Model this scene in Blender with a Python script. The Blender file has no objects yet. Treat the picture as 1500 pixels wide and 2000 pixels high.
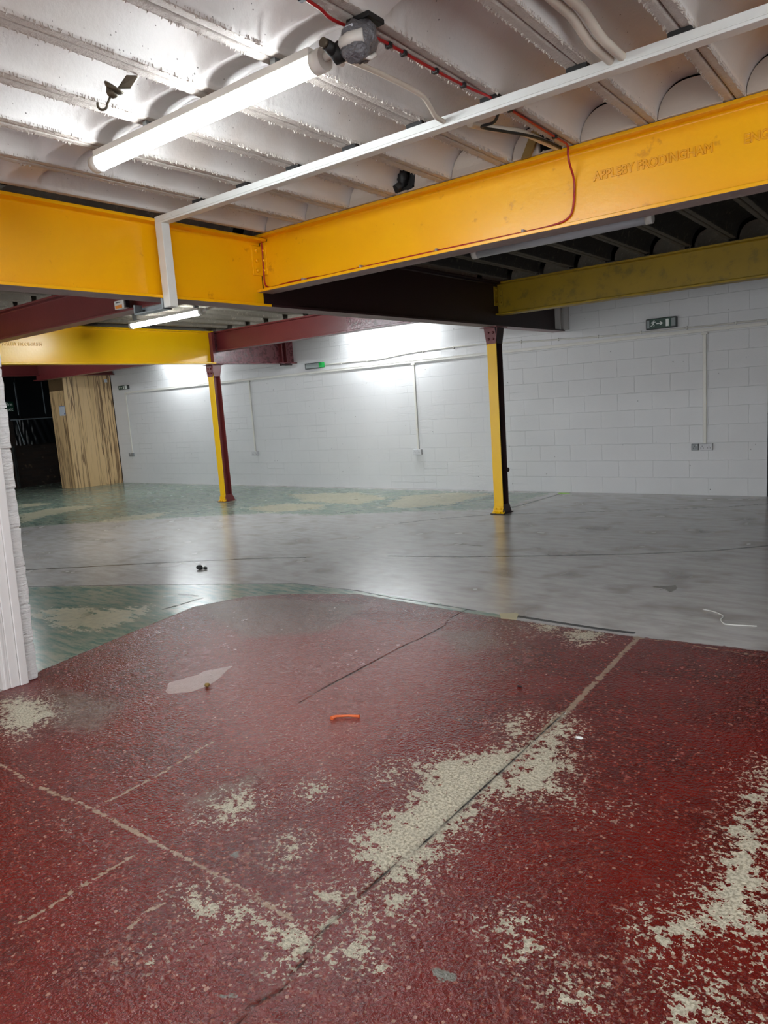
import bpy, bmesh, math, random
import numpy as np
from mathutils import Vector, Matrix
random.seed(7)
rng = np.random.default_rng(7)
S = bpy.context.scene
COL = S.collection

FLOOR = {
    'sheen_tint': [[(-4.379, 3.0), (-4.391, 3.751), (-2.804, 4.324), (-2.289, 4.008), (-2.019, 3.282), (-1.933, 2.565), (-1.998, 2.054), (-2.507, 1.959), (-3.307, 2.28)]],
    'red': [(-4.652, 2.171), (-4.803, 2.898), (-4.935, 3.667), (-4.76, 4.084), (-4.447, 4.306), (-3.867, 4.551), (-2.777, 4.462), (-2.37, 4.456), (-1.537, 4.458), (-0.745, 4.532), (3.2, 4.6), (3.2, -2.7), (-4.53, -2.7), (-4.53, 2.0)],
    'green': [(-7.255, 3.384), (-5.974, 3.994), (-4.639, 4.601), (-3.867, 4.551), (-4.447, 4.306), (-4.76, 4.084), (-4.935, 3.667), (-4.803, 2.898), (-4.652, 2.171), (-4.7, 2.1), (-7.5, 2.1), (-7.6, 3.3)],
    'edge': [(-4.639, 4.601), (-3.59, 4.618), (-2.716, 4.546), (-2.359, 4.514), (-2.359, 4.434), (-2.757, 4.429), (-3.846, 4.526), (-4.416, 4.501)],
    'fargreen': [(-19.5, 10.7), (-15.304, 10.575), (-10.621, 10.488), (-7.962, 10.462), (-5.366, 10.45), (-4.828, 10.531), (-4.848, 9.033), (-5.101, 8.749), (-6.046, 8.398), (-7.124, 7.823), (-8.327, 7.726), (-9.693, 6.905), (-10.999, 6.084), (-11.679, 5.522), (-19.5, 7)],
    'beige': [[(-6.083, 2.91), (-6.11, 3.062), (-5.948, 3.185), (-5.682, 3.221), (-5.508, 3.331), (-5.336, 3.457), (-5.168, 3.278), (-5.135, 3.113), (-5.151, 2.921), (-5.309, 2.819), (-5.544, 2.822)], [(-13.414, 6.358), (-13.639, 6.965), (-13.317, 7.414), (-12.713, 7.54), (-12.688, 7.053), (-12.542, 6.293), (-12.2, 5.761)], [(-15.223, 7.225), (-14.874, 7.505), (-14.38, 7.464), (-14.412, 7.054), (-14.456, 6.85)], [(-10.694, 6.261), (-10.838, 6.82), (-10.319, 7.365), (-9.993, 6.829), (-10.286, 6.369)], [(-9.165, 8.056), (-8.782, 8.637), (-7.904, 8.701), (-7.692, 8.22), (-8.369, 7.766)], [(-9.73, 9.592), (-8.32, 10.008), (-7.282, 9.553), (-7.345, 8.813), (-8.515, 8.862)], [(-7.15, 9.813), (-6.429, 10.291), (-5.708, 10.222), (-5.802, 9.124), (-6.248, 8.685), (-6.705, 8.586)]],
    'greydull': [[(-5.69, 8.805), (-5.428, 9.713), (-5.152, 9.607), (-4.915, 9.159), (-5.161, 8.781)]],
    'peel': [[(-1.601, 2.639), (-1.519, 2.729), (-1.437, 2.902), (-1.417, 2.961), (-1.373, 2.715), (-1.369, 2.445), (-1.366, 2.209), (-1.364, 2.018), (-1.362, 1.847), (-1.404, 1.695), (-1.504, 1.711), (-1.639, 1.797), (-1.677, 1.904), (-1.654, 1.997), (-1.652, 2.166), (-1.676, 2.313), (-1.798, 2.393), (-1.732, 2.521)], [(-1.434, 2.964), (-1.448, 3.146), (-1.361, 3.142), (-1.31, 3.032), (-1.329, 2.916), (-1.194, 2.714), (-1.198, 2.567), (-1.111, 2.493), (-1.294, 2.412), (-1.379, 2.25), (-1.349, 2.148), (-1.356, 2.005), (-1.347, 1.873), (-1.357, 1.748), (-1.397, 1.664), (-1.423, 1.72), (-1.403, 1.976), (-1.407, 2.493)], [(-0.503, 3.088), (-0.53, 2.848), (-0.526, 2.633), (-0.537, 2.45), (-0.521, 2.272), (-0.541, 2.132), (-0.602, 2.027), (-0.641, 1.947), (-0.585, 1.892), (-0.512, 1.937), (-0.473, 2.034), (-0.338, 2.107)], [(-0.518, 1.771), (-0.433, 1.861), (-0.451, 1.774), (-0.378, 1.783), (-0.345, 1.74), (-0.456, 1.65)], [(-2.253, 1.639), (-2.326, 1.747), (-2.312, 1.847), (-2.242, 1.819), (-2.19, 1.823), (-2.162, 1.769), (-2.188, 1.657)], [(-1.892, 1.662), (-1.873, 1.71), (-1.824, 1.71), (-1.805, 1.615), (-1.839, 1.605)], [(-2.084, 2.004), (-2.056, 2.054), (-2.013, 2.045), (-2.02, 1.967)], [(-1.969, 1.308), (-1.932, 1.337), (-1.84, 1.312), (-1.698, 1.367), (-1.678, 1.338), (-1.738, 1.273), (-1.804, 1.286), (-1.884, 1.278)], [(-1.633, 1.366), (-1.616, 1.39), (-1.538, 1.381), (-1.472, 1.415), (-1.434, 1.351), (-1.418, 1.279), (-1.443, 1.251), (-1.513, 1.289), (-1.574, 1.299)], [(-1.585, 1.538), (-1.548, 1.6), (-1.482, 1.602), (-1.479, 1.546), (-1.532, 1.504)], [(-1.474, 1.592), (-1.446, 1.624), (-1.372, 1.571), (-1.406, 1.509), (-1.446, 1.511)], [(-1.389, 1.392), (-1.35, 1.466), (-1.337, 1.526), (-1.297, 1.487), (-1.26, 1.391), (-1.336, 1.366)], [(-1.395, 1.627), (-1.353, 1.712), (-1.302, 1.714), (-1.282, 1.641), (-1.351, 1.598)], [(-4.35, 1.783), (-4.347, 1.903), (-4.071, 1.933), (-3.814, 1.855), (-3.828, 1.703), (-3.738, 1.617), (-3.953, 1.599)], [(-2.18, 4.353), (-2.15, 4.492), (-1.992, 4.477), (-2.04, 4.334)], [(-1.915, 4.3), (-1.883, 4.48), (-1.702, 4.448), (-1.68, 4.301), (-1.759, 4.177)], [(-1.623, 2.952), (-1.624, 3.063), (-1.577, 3.109), (-1.548, 2.994), (-1.517, 2.799)], [(-1.029, 1.733), (-0.995, 1.786), (-0.958, 1.783), (-0.981, 1.725)], [(-0.934, 1.669), (-0.893, 1.719), (-0.859, 1.682), (-0.877, 1.636)], [(-0.759, 1.595), (-0.731, 1.633), (-0.695, 1.616), (-0.719, 1.571)], [(-0.342, 1.979), (-0.322, 2.014), (-0.309, 1.936)], [(-1.857, 2.282), (-1.862, 2.346), (-1.808, 2.31), (-1.799, 2.242)], [(-0.55, 3.037), (-0.51, 3.132), (-0.488, 3.003)]],
    'greyblob': [[(-1.082, 1.472), (-1.061, 1.492), (-1.018, 1.491), (-1.008, 1.47), (-1.044, 1.453)], [(-1.523, 1.08), (-1.508, 1.104), (-1.486, 1.094), (-1.501, 1.07)], [(-0.882, 1.568), (-0.86, 1.586), (-0.851, 1.562)], [(-2.011, 1.525), (-2.002, 1.559), (-1.964, 1.518)]],
    'speck': [[(-1.151, 2.461), (-1.044, 2.482), (-0.975, 2.63), (-0.796, 2.629), (-0.777, 2.445), (-0.928, 2.392), (-1.021, 2.28)], [(-2.877, 1.309), (-2.724, 1.358), (-2.611, 1.303), (-2.678, 1.223)], [(-1.958, 0.945), (-1.948, 1.154), (-1.722, 1.218), (-1.73, 1.0)], [(-2.596, 4.488), (-1.957, 4.397), (-2.039, 3.813), (-2.289, 4.008)], [(-2.182, 3.949), (-1.93, 4.019), (-2.018, 3.773)], [(-0.855, 1.673), (-0.572, 1.923), (-0.553, 1.679), (-0.739, 1.52)]],
    'wornred': [[(-4.482, 2.084), (-4.089, 2.152), (-3.616, 2.193), (-3.349, 1.834), (-3.685, 1.713)], [(-2.526, 1.651), (-2.456, 1.885), (-2.389, 2.136), (-2.261, 1.949), (-2.312, 1.604), (-2.449, 1.607)], [(-5.208, 3.716), (-4.407, 4.234), (-3.511, 4.375), (-3.375, 3.604), (-3.879, 3.241)], [(-2.81, 3.995), (-2.418, 4.242), (-2.124, 3.978), (-2.275, 3.596)]],
    'crack': [[(-1.428, 3.238), (-1.436, 3.101), (-1.44, 2.854), (-1.437, 2.574), (-1.436, 2.329), (-1.433, 2.021), (-1.45, 1.786), (-1.462, 1.577), (-1.455, 1.443), (-1.446, 1.368), (-1.419, 1.29), (-1.402, 1.179), (-1.417, 1.135), (-1.43, 1.1), (-1.421, 1.037), (-1.408, 0.991)], [(-2.793, 4.541), (-2.784, 4.292), (-2.735, 4.131), (-2.728, 3.937), (-2.757, 3.56), (-2.751, 3.183), (-2.749, 2.899), (-2.734, 2.65)], [(-8.142, 3.826), (-7.528, 4.215), (-6.886, 4.637), (-6.488, 4.889)], [(-6.488, 4.889), (-5.783, 5.303), (-5.343, 5.487)], [(-4.518, 5.858), (-3.775, 6.073), (-2.856, 6.472), (-2.212, 6.77), (-1.616, 7.142), (-1.242, 7.484)], [(-5.604, 7.536), (-5.204, 8.038), (-4.73, 8.444), (-4.477, 8.546), (-3.742, 8.843), (-2.943, 9.231), (-2.068, 9.668), (-1.665, 10.0)], [(-5.774, 9.08), (-5.509, 9.861), (-5.409, 10.444)], [(-4.718, 9.015), (-4.604, 10.508)], [(-10.694, 6.261), (-10.201, 6.976), (-9.582, 7.748)], [(-5.103, 3.883), (-5.129, 3.5)], [(-5.435, 3.887), (-5.208, 3.91)], [(-4.175, 6.626), (-3.85, 6.62)]],
    'gap': [[(-7.336, 3.372), (-5.993, 4.007), (-4.648, 4.597)], [(-4.648, 4.597), (-3.931, 4.63), (-3.561, 4.579), (-2.85, 4.545), (-2.709, 4.535)]],
    'gapw': [[(-2.363, 4.538), (-2.051, 4.525), (-1.755, 4.516), (-1.536, 4.526)]],
    'seamw': [[(-1.491, 4.469), (-1.472, 4.38), (-1.465, 4.127), (-1.45, 3.83), (-1.442, 3.544), (-1.428, 3.251), (-1.436, 3.101), (-1.431, 2.917)]],
    'seam': [[(-3.658, 1.413), (-3.438, 1.408), (-3.215, 1.393), (-2.977, 1.409), (-2.758, 1.424), (-2.494, 1.421), (-2.229, 1.42), (-1.905, 1.416), (-1.572, 1.404)], [(-2.31, 1.342), (-2.319, 1.242), (-2.327, 1.107), (-2.31, 0.988), (-2.337, 0.849)], [(-1.49, 4.436), (-1.307, 4.46), (-1.005, 4.443), (-0.729, 4.436)], [(-2.797, 2.111), (-2.746, 1.717), (-2.758, 1.424)], [(-1.992, 1.225), (-2.012, 1.17), (-1.989, 1.088)], [(-13.684, 6.588), (-13.463, 8.055), (-13.473, 8.776)]],
    'stain': [[(-1.782, 5.663), (-1.611, 5.783), (-1.575, 5.682), (-1.584, 5.55), (-1.652, 5.65), (-1.712, 5.528), (-1.663, 5.662)]],
    'filler': [[(-3.558, 2.372), (-3.67, 2.479), (-3.638, 2.569), (-3.613, 2.647), (-3.625, 2.717), (-3.528, 2.865), (-3.502, 2.799), (-3.424, 2.652), (-3.404, 2.538), (-3.425, 2.442), (-3.518, 2.367)]],
    'redblob': [[(-3.069, 2.598), (-3.071, 2.679), (-3.022, 2.722), (-2.974, 2.648), (-3.008, 2.581)], [(-3.779, 3.591), (-3.77, 3.636), (-3.707, 3.599), (-3.728, 3.55)], [(-4.407, 4.234), (-4.423, 4.442), (-4.207, 4.407), (-4.22, 4.229)]],
}


# ------------------------------------------------------------------ camera
yaw, pitch, roll, FPX = 0.65981, 0.151734, -0.069718, 1410.15
fw = Vector((-math.sin(yaw)*math.cos(pitch), math.cos(yaw)*math.cos(pitch), -math.sin(pitch)))
r0 = Vector((math.cos(yaw), math.sin(yaw), 0)); u0 = r0.cross(fw)
rt = r0*math.cos(roll) + u0*math.sin(roll)
up = -r0*math.sin(roll) + u0*math.cos(roll)
cd = bpy.data.cameras.new('camera'); cam = bpy.data.objects.new('camera', cd); COL.objects.link(cam)
cd.sensor_fit = 'VERTICAL'; cd.sensor_height = 36.0; cd.sensor_width = 27.0
cd.lens = FPX/2000*36.0; cd.clip_start = .05; cd.clip_end = 100
cam.matrix_world = Matrix(((rt.x, up.x, -fw.x, 0), (rt.y, up.y, -fw.y, 0), (rt.z, up.z, -fw.z, 1.6), (0, 0, 0, 1)))
S.camera = cam

# ------------------------------------------------------------------ materials
def srgb(h):
    c = [int(h[i:i+2], 16)/255 for i in (0, 2, 4)]
    return tuple((v/12.92 if v <= .04045 else ((v+.055)/1.055)**2.4) for v in c) + (1.0,)

class NT:
    def __init__(s, name):
        s.m = bpy.data.materials.new(name); s.m.use_nodes = True
        s.t = s.m.node_tree; s.n = s.t.nodes; s.n.clear()
        s.out = s.n.new('ShaderNodeOutputMaterial'); s.b = s.n.new('ShaderNodeBsdfPrincipled')
        s.t.links.new(s.b.outputs[0], s.out.inputs[0])
    def link(s, a, b): s.t.links.new(a, b)
    def put(s, sock, v):
        if isinstance(v, bpy.types.NodeSocket): s.link(v, sock)
        elif v is not None: sock.default_value = v
    def coord(s, kind='Object'):
        return s.n.new('ShaderNodeTexCoord').outputs[kind]
    def mapping(s, v, scale=(1, 1, 1), loc=(0, 0, 0), rot=(0, 0, 0)):
        n = s.n.new('ShaderNodeMapping'); s.link(v, n.inputs[0])
        n.inputs['Location'].default_value = loc; n.inputs['Rotation'].default_value = rot; n.inputs['Scale'].default_value = scale
        return n.outputs[0]
    def noise(s, v, scale, detail=3, rough=.55, dist=0.0):
        n = s.n.new('ShaderNodeTexNoise'); s.link(v, n.inputs['Vector'])
        n.inputs['Scale'].default_value = scale; n.inputs['Detail'].default_value = detail
        n.inputs['Roughness'].default_value = rough; n.inputs['Distortion'].default_value = dist
        return n.outputs['Fac']
    def voro(s, v, scale, feature='F1'):
        n = s.n.new('ShaderNodeTexVoronoi'); n.feature = feature; s.link(v, n.inputs['Vector'])
        n.inputs['Scale'].default_value = scale
        return n.outputs['Distance']
    def math(s, op, a, b=None, c=None, clamp=False):
        n = s.n.new('ShaderNodeMath'); n.operation = op; n.use_clamp = clamp
        s.put(n.inputs[0], a)
        if b is not None: s.put(n.inputs[1], b)
        if c is not None: s.put(n.inputs[2], c)
        return n.outputs[0]
    def step(s, v, lo, hi):
        n = s.n.new('ShaderNodeMapRange'); n.interpolation_type = 'SMOOTHSTEP'
        s.put(n.inputs[0], v); n.inputs[1].default_value = lo; n.inputs[2].default_value = hi
        n.inputs[3].default_value = 0; n.inputs[4].default_value = 1
        return n.outputs[0]
    def rng(s, v, a, b, c, d):
        n = s.n.new('ShaderNodeMapRange'); s.put(n.inputs[0], v)
        for i, q in enumerate((a, b, c, d)): n.inputs[i+1].default_value = q
        return n.outputs[0]
    def mix(s, f, a, b):
        n = s.n.new('ShaderNodeMix'); n.data_type = 'RGBA'
        s.put(n.inputs[0], f); s.put(n.inputs[6], a); s.put(n.inputs[7], b)
        return n.outputs[2]
    def attr(s, name):
        n = s.n.new('ShaderNodeAttribute'); n.attribute_name = name
        q = s.n.new('ShaderNodeSeparateColor'); s.link(n.outputs['Color'], q.inputs[0])
        return q.outputs
    def sep(s, v):
        q = s.n.new('ShaderNodeSeparateXYZ'); s.link(v, q.inputs[0]); return q.outputs
    def comb(s, x, y, z):
        q = s.n.new('ShaderNodeCombineXYZ')
        for i, a in enumerate((x, y, z)): s.put(q.inputs[i], a)
        return q.outputs[0]
    def bump(s, h, strength=.3, dist=.01, normal=None):
        n = s.n.new('ShaderNodeBump'); s.link(h, n.inputs['Height'])
        n.inputs['Strength'].default_value = strength; n.inputs['Distance'].default_value = dist
        if normal is not None: s.link(normal, n.inputs['Normal'])
        return n.outputs[0]
    def done(s, col, rough=.5, normal=None, metal=0.0, spec=None, emit=None, es=0):
        s.put(s.b.inputs['Base Color'], col); s.put(s.b.inputs['Roughness'], rough)
        s.put(s.b.inputs['Metallic'], metal)
        if spec is not None: s.put(s.b.inputs['Specular IOR Level'], spec)
        if normal is not None: s.link(normal, s.b.inputs['Normal'])
        if emit is not None:
            s.put(s.b.inputs['Emission Color'], emit); s.b.inputs['Emission Strength'].default_value = es
        return s.m

def paint(name, c1, c2, rough=.35, nscale=4, bscale=40, bs=.15, bd=.004, metal=0, dirt=None, dirtc=None, dlo=.6, dhi=.7, spec=None):
    k = NT(name); v = k.coord()
    col = k.mix(k.noise(v, nscale, 4), c1, c2)
    if dirt: col = k.mix(k.math('MULTIPLY', k.step(k.noise(v, dirt, 6, .65), dlo, dhi), .85), col, dirtc)
    return k.done(col, rough, k.bump(k.noise(v, bscale, 3), bs, bd), metal, spec)

H = srgb
M = {}
M['yellow'] = paint('yellow gloss paint', H('efb205'), H('e6a202'), .3, 2.5, 30, .25, .004, dirt=9, dirtc=H('c98a10'), dlo=.62, dhi=.72)
M['letter'] = paint('letter paint with relief shade', H('e3a003'), H('d89502'), .35, 30, 60, .3, .004)  # darker than the beam paint, standing in for the relief's small shadows
M['yellow_bright'] = paint('bright yellow paint', H('f5c406'), H('eab404'), .3, 2.5, 30, .25, .004)
M['yellow_dim'] = paint('dusty shaded yellow paint', H('aa8a10'), H('8a6e0b'), .5, 3, 30, .2, .004, dirt=6, dirtc=H('74611a'), dlo=.5, dhi=.7)  # shade of the unlit bay is put into this darker yellow
M['maroon'] = paint('maroon paint', H('702c2c'), H('5e2324'), .33, 3, 30, .3, .004, dirt=14, dirtc=H('6b3335'), dlo=.6, dhi=.68)
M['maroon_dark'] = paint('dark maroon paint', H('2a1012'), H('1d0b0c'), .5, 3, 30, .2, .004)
M['maroon_chip'] = paint('flaking maroon paint', H('6a3035'), H('7c4a50'), .25, 3, 26, .5, .006, dirt=16, dirtc=H('44171a'), dlo=.52, dhi=.56)
M['grime'] = paint('dusty flange underside', H('a0908b'), H('7c6c69'), .8, 5, 60, .3, .004, dirt=22, dirtc=H('a09488'), dlo=.56, dhi=.66)
M['black'] = paint('matt black', H('131313'), H('0c0c0c'), .6)
M['grey_tape'] = paint('grey duct tape', H('77777a'), H('55555a'), .34, 14, 24, .9, .03)
M['white_pl'] = paint('white plastic', H('d8d6cf'), H('ccc9c1'), .4, 8)
M['white_paint'] = paint('white gloss woodwork', H('e0dddb'), H('d5d1ce'), .35, 6, 40, .15)
M['trunk_w'] = paint('white painted steel', H('d5d8d5'), H('c4c5c0'), .4, 8, 40, .1, .003, dirt=14, dirtc=H('96908a'), dlo=.68, dhi=.74)
M['conduit'] = paint('cream painted conduit', H('c9c0b2'), H('b8ad9e'), .5, 8, 60, .2, .003)
M['red_cable'] = paint('red fire cable', H('a3161a'), H('8a1114'), .4)
M['galv'] = paint('galvanised steel', H('9aa0a2'), H('7c8385'), .4, 12, 50, .1, .003, metal=.7)
M['brass'] = paint('tarnished hook metal', H('5c5344'), H('463e33'), .45, 12, 60, .3, .004, metal=.5)
M['green_sign'] = paint('exit sign green', H('0c3d2c'), H('0a3526'), .35)
M['sign_dark'] = paint('dark sign case', H('3a3e3e'), H('2a2d2d'), .4)
M['sign_white'] = paint('sign pictogram white', H('e6ebe6'), H('dfe4df'), .4)
M['green_bright'] = paint('bright green diffuser', H('18b050'), H('119a44'), .3)
M['grey_diff'] = paint('smoky grey diffuser', H('8c9492'), H('7b8381'), .3)
M['socket'] = paint('grey socket plate', H('c9c9cb'), H('bcbcbe'), .35)
M['socket_d'] = paint('metal socket plate', H('8f9294'), H('7d8082'), .35)
M['holes'] = paint('dark holes', H('1c1c1c'), H('121212'), .7)
M['orange'] = paint('orange plastic', H('e2703a'), H('cf5f2e'), .5)
M['amber'] = paint('amber label', H('e58a1c'), H('d47a10'), .5, 60)
M['paper'] = paint('white paper', H('cdd3dc'), H('c2c8d2'), .6)
M['blue'] = paint('blue print', H('2c4f96'), H('2c4f96'), .6)
M['tape_b'] = paint('beige tape', H('c6bd9c'), H('b5ab88'), .6)
M['lime'] = paint('lime sticker', H('8ec63a'), H('7db82e'), .5)
M['stone'] = paint('brown pebble', H('8a6f3a'), H('6c5326'), .7, 20)
M['string'] = paint('white string', H('d8d8d4'), H('cbcbc6'), .7)
M['rib_d'] = paint('bare dusty rib soffit', H('5c5548'), H('453f35'), .9, 8, 40, .5, .01)
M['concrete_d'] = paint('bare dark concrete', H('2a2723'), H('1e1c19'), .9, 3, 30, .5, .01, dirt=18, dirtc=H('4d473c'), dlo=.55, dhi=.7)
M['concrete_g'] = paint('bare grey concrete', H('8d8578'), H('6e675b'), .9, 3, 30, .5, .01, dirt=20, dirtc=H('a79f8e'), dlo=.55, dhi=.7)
M['plaster'] = paint('painted plaster', H('c4b9ac'), H('b5a99c'), .7, 4, 20, .3, .008)
M['sheet'] = paint('black plastic sheet', H('15181c'), H('0e1013'), .28, 3, 10, .3, .01)
M['grey_edge'] = paint('pale glint and edge grey', H('7f8990'), H('6c767d'), .5)
M['wall_plain'] = paint('plain white wall', H('b9b6b2'), H('aaa7a2'), .7)
M['brown_door'] = paint('brown wooden door', H('7a5836'), H('644527'), .5, 6)

def mat_ceiling():
    k = NT('painted rough concrete'); v = k.coord()
    col = k.mix(k.noise(v, 2.2, 5), H('d3d1ce'), H('c2bdb8'))
    col = k.mix(k.math('MULTIPLY', k.step(k.noise(v, 1.1, 4), .5, .75), .5), col, H('b3a292'))
    pit = k.step(k.math('ADD', k.voro(v, 26), k.math('MULTIPLY', k.noise(v, 5, 2), .22)), .17, .14)
    pit = k.math('SUBTRACT', 1.0, k.step(k.math('ADD', k.voro(v, 26), k.math('MULTIPLY', k.noise(v, 5, 2), .25)), .165, .19))
    col = k.mix(k.math('MULTIPLY', pit, .8), col, H('3a3430'))
    h = k.math('ADD', k.noise(v, 38, 5, .6), k.math('MULTIPLY', pit, -1.2))
    return k.done(col, .6, k.bump(h, .25, .01))
M['ceil'] = mat_ceiling()

def mat_groove():
    k = NT('rib soffit joint'); v = k.coord()
    f = k.step(k.noise(k.mapping(v, (30, 3, 30)), 1.6, 4), .48, .6)
    return k.done(k.mix(f, H('8f867d'), H('1a1613')), .9)
M['groove'] = mat_groove()

def mat_rib():
    k = NT('rough rib soffit'); v = k.coord()
    col = k.mix(k.noise(v, 24, 5, .7), H('cbc4bb'), H('9f958b'))
    return k.done(col, .75, k.bump(k.noise(v, 60, 5, .7), .8, .012))
M['rib'] = mat_rib()

def mat_block():
    k = NT('white painted blockwork'); v = k.coord(); x, y, z = k.sep(v)
    uv = k.comb(k.math('ADD', x, 2.756+20), z, 0.0)
    nz = k.noise(v, 9, 2)
    uvd = k.comb(k.math('ADD', k.math('ADD', x, 22.756), k.math('MULTIPLY', k.math('SUBTRACT', nz, .5), .016)),
                 k.math('ADD', z, k.math('MULTIPLY', k.math('SUBTRACT', k.noise(v, 7, 2), .5), .016)), 0.0)
    br = k.n.new('ShaderNodeTexBrick'); k.link(uvd, br.inputs['Vector'])
    br.offset = .5; br.offset_frequency = 2; br.squash = 1; br.inputs['Scale'].default_value = 1
    br.inputs['Mortar Size'].default_value = .0035; br.inputs['Mortar Smooth'].default_value = .6
    br.inputs['Brick Width'].default_value = .5; br.inputs['Row Height'].default_value = .245
    br.inputs['Color1'].default_value = (0, 0, 0, 1); br.inputs['Color2'].default_value = (1, 1, 1, 1); br.inputs['Mortar'].default_value = (.5, .5, .5, 1)
    mort = br.outputs['Fac']
    # some blocks split in two courses
    br2 = k.n.new('ShaderNodeTexBrick'); k.link(uvd, br2.inputs['Vector'])
    br2.offset = .5; br2.inputs['Scale'].default_value = 1; br2.inputs['Mortar Size'].default_value = .005; br2.inputs['Mortar Smooth'].default_value = .5
    br2.inputs['Brick Width'].default_value = .5; br2.inputs['Row Height'].default_value = .1225
    rnd = k.sep(br.outputs['Color'])[0]
    left = k.step(x, -4.7, -5.6) if False else k.math('SUBTRACT', 1.0, k.step(x, -6.2, -5.0))
    two = k.math('MULTIPLY', k.math('MULTIPLY', br2.outputs['Fac'], left), k.math('GREATER_THAN', rnd, .82))
    mm = k.math('MAXIMUM', mort, two)
    comb = k.noise(k.mapping(v, (5, 1, 26), rot=(0, .25, 0)), 1.5, 3, .6, 1.2)
    fine = k.noise(v, 60, 4, .6)
    pits = k.math('SUBTRACT', 1.0, k.step(k.math('ADD', k.voro(v, 7.5), k.math('MULTIPLY', k.noise(v, 3, 1), .12)), .088, .105))
    col = k.mix(k.noise(v, 1.3, 4), H('d6d6d6'), H('c9c9c9'))
    col = k.mix(k.math('MULTIPLY', mm, .16), col, H('9a9a98'))
    col = k.mix(k.math('MULTIPLY', pits, .75), col, H('4c4a48'))
    h = k.math('MULTIPLY', mm, -1.0)
    h = k.math('ADD', h, k.math('MULTIPLY', k.math('MULTIPLY', comb, k.math('GREATER_THAN', rnd, .4)), k.math('ADD', k.math('MULTIPLY', left, .55), .12)))
    h = k.math('ADD', h, k.math('MULTIPLY', fine, .25))
    h = k.math('ADD', h, k.math('MULTIPLY', rnd, .25))
    h = k.math('ADD', h, k.math('MULTIPLY', pits, -1.0))
    return k.done(col, .5, k.bump(h, .55, .012))
M['block'] = mat_block()

def mat_pillar():
    k = NT('close white painted block'); v = k.coord()
    f = k.noise(k.mapping(v, (1, 8, 40)), 1.4, 5, .6, 1.4)
    col = k.mix(k.noise(v, 5, 4), H('e4e4e2'), H('d4d3d1'))
    h = k.math('ADD', k.noise(v, 30, 4), k.math('MULTIPLY', f, 1.4))
    return k.done(col, .5, k.bump(h, .8, .012))
M['pillar'] = mat_pillar()

def mat_brick():
    k = NT('dark sooty brick'); v = k.coord(); x, y, z = k.sep(v)
    br = k.n.new('ShaderNodeTexBrick'); k.link(k.comb(y, z, 0.0), br.inputs['Vector'])
    br.inputs['Scale'].default_value = 1; br.inputs['Brick Width'].default_value = .24; br.inputs['Row Height'].default_value = .083
    br.inputs['Mortar Size'].default_value = .007
    br.inputs['Color1'].default_value = H('2c1d15'); br.inputs['Color2'].default_value = H('1d1410'); br.inputs['Mortar'].default_value = H('241d18')
    col = k.mix(k.step(k.noise(v, 5, 3), .62, .72), br.outputs['Color'], H('5c4a38'))
    return k.done(col, .8, k.bump(br.outputs['Fac'], .5, -.01))
M['brick'] = mat_brick()

def mat_wood():
    k = NT('zebra grain wood board'); v = k.coord()
    w = k.mapping(v, (1, 1, .03))
    a = k.noise(w, 16, 4, .6, .6); b = k.noise(k.mapping(v, (1, 1, .02)), 60, 2); big = k.noise(k.mapping(v, (1, 1, .08)), 2.6, 2)
    col = k.mix(k.noise(k.mapping(v, (1, 1, .1)), 6, 3), H('e0c091'), H('cba875'))
    a2 = k.noise(k.mapping(v, (1, 1, .035)), 9, 3, .55, .4)
    line = k.math('MULTIPLY', k.math('SUBTRACT', 1.0, k.step(k.math('ABSOLUTE', k.math('SUBTRACT', a2, .5)), .012, .035)), k.step(big, .3, .5))
    line = k.math('MAXIMUM', line, k.math('MULTIPLY', k.math('MULTIPLY', k.step(a, .56, .6), k.step(big, .42, .55)), .8))
    col = k.mix(k.math('MULTIPLY', line, .85), col, H('5c3d22'))
    col = k.mix(k.math('MULTIPLY', k.step(b, .58, .7), .35), col, H('7c5a36'))
    return k.done(col, .5, None)
M['wood'] = mat_wood()
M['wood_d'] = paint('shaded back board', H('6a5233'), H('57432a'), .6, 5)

def emit(name, col, st):
    k = NT(name); return k.done(H('ffffff'), .4, None, emit=col, es=st)
COOL = (0.90, 0.96, 1.0, 1)
M['tube_front'] = emit('lit front diffuser', COOL, 56)
M['tube_mid'] = emit('lit mid diffuser', COOL, 115)
M['tube_wall'] = emit('lit wall diffuser', COOL, 95)
M['tube_far'] = emit('lit far diffuser', COOL, 76)
M['fill_tube_back'] = emit('fill rear diffuser', COOL, 70)
M['fill_tube_side'] = emit('fill side diffuser', COOL, 36)
M['tube_off'] = paint('unlit diffuser', H('b4b6ba'), H('a5a7ab'), .35)

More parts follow.
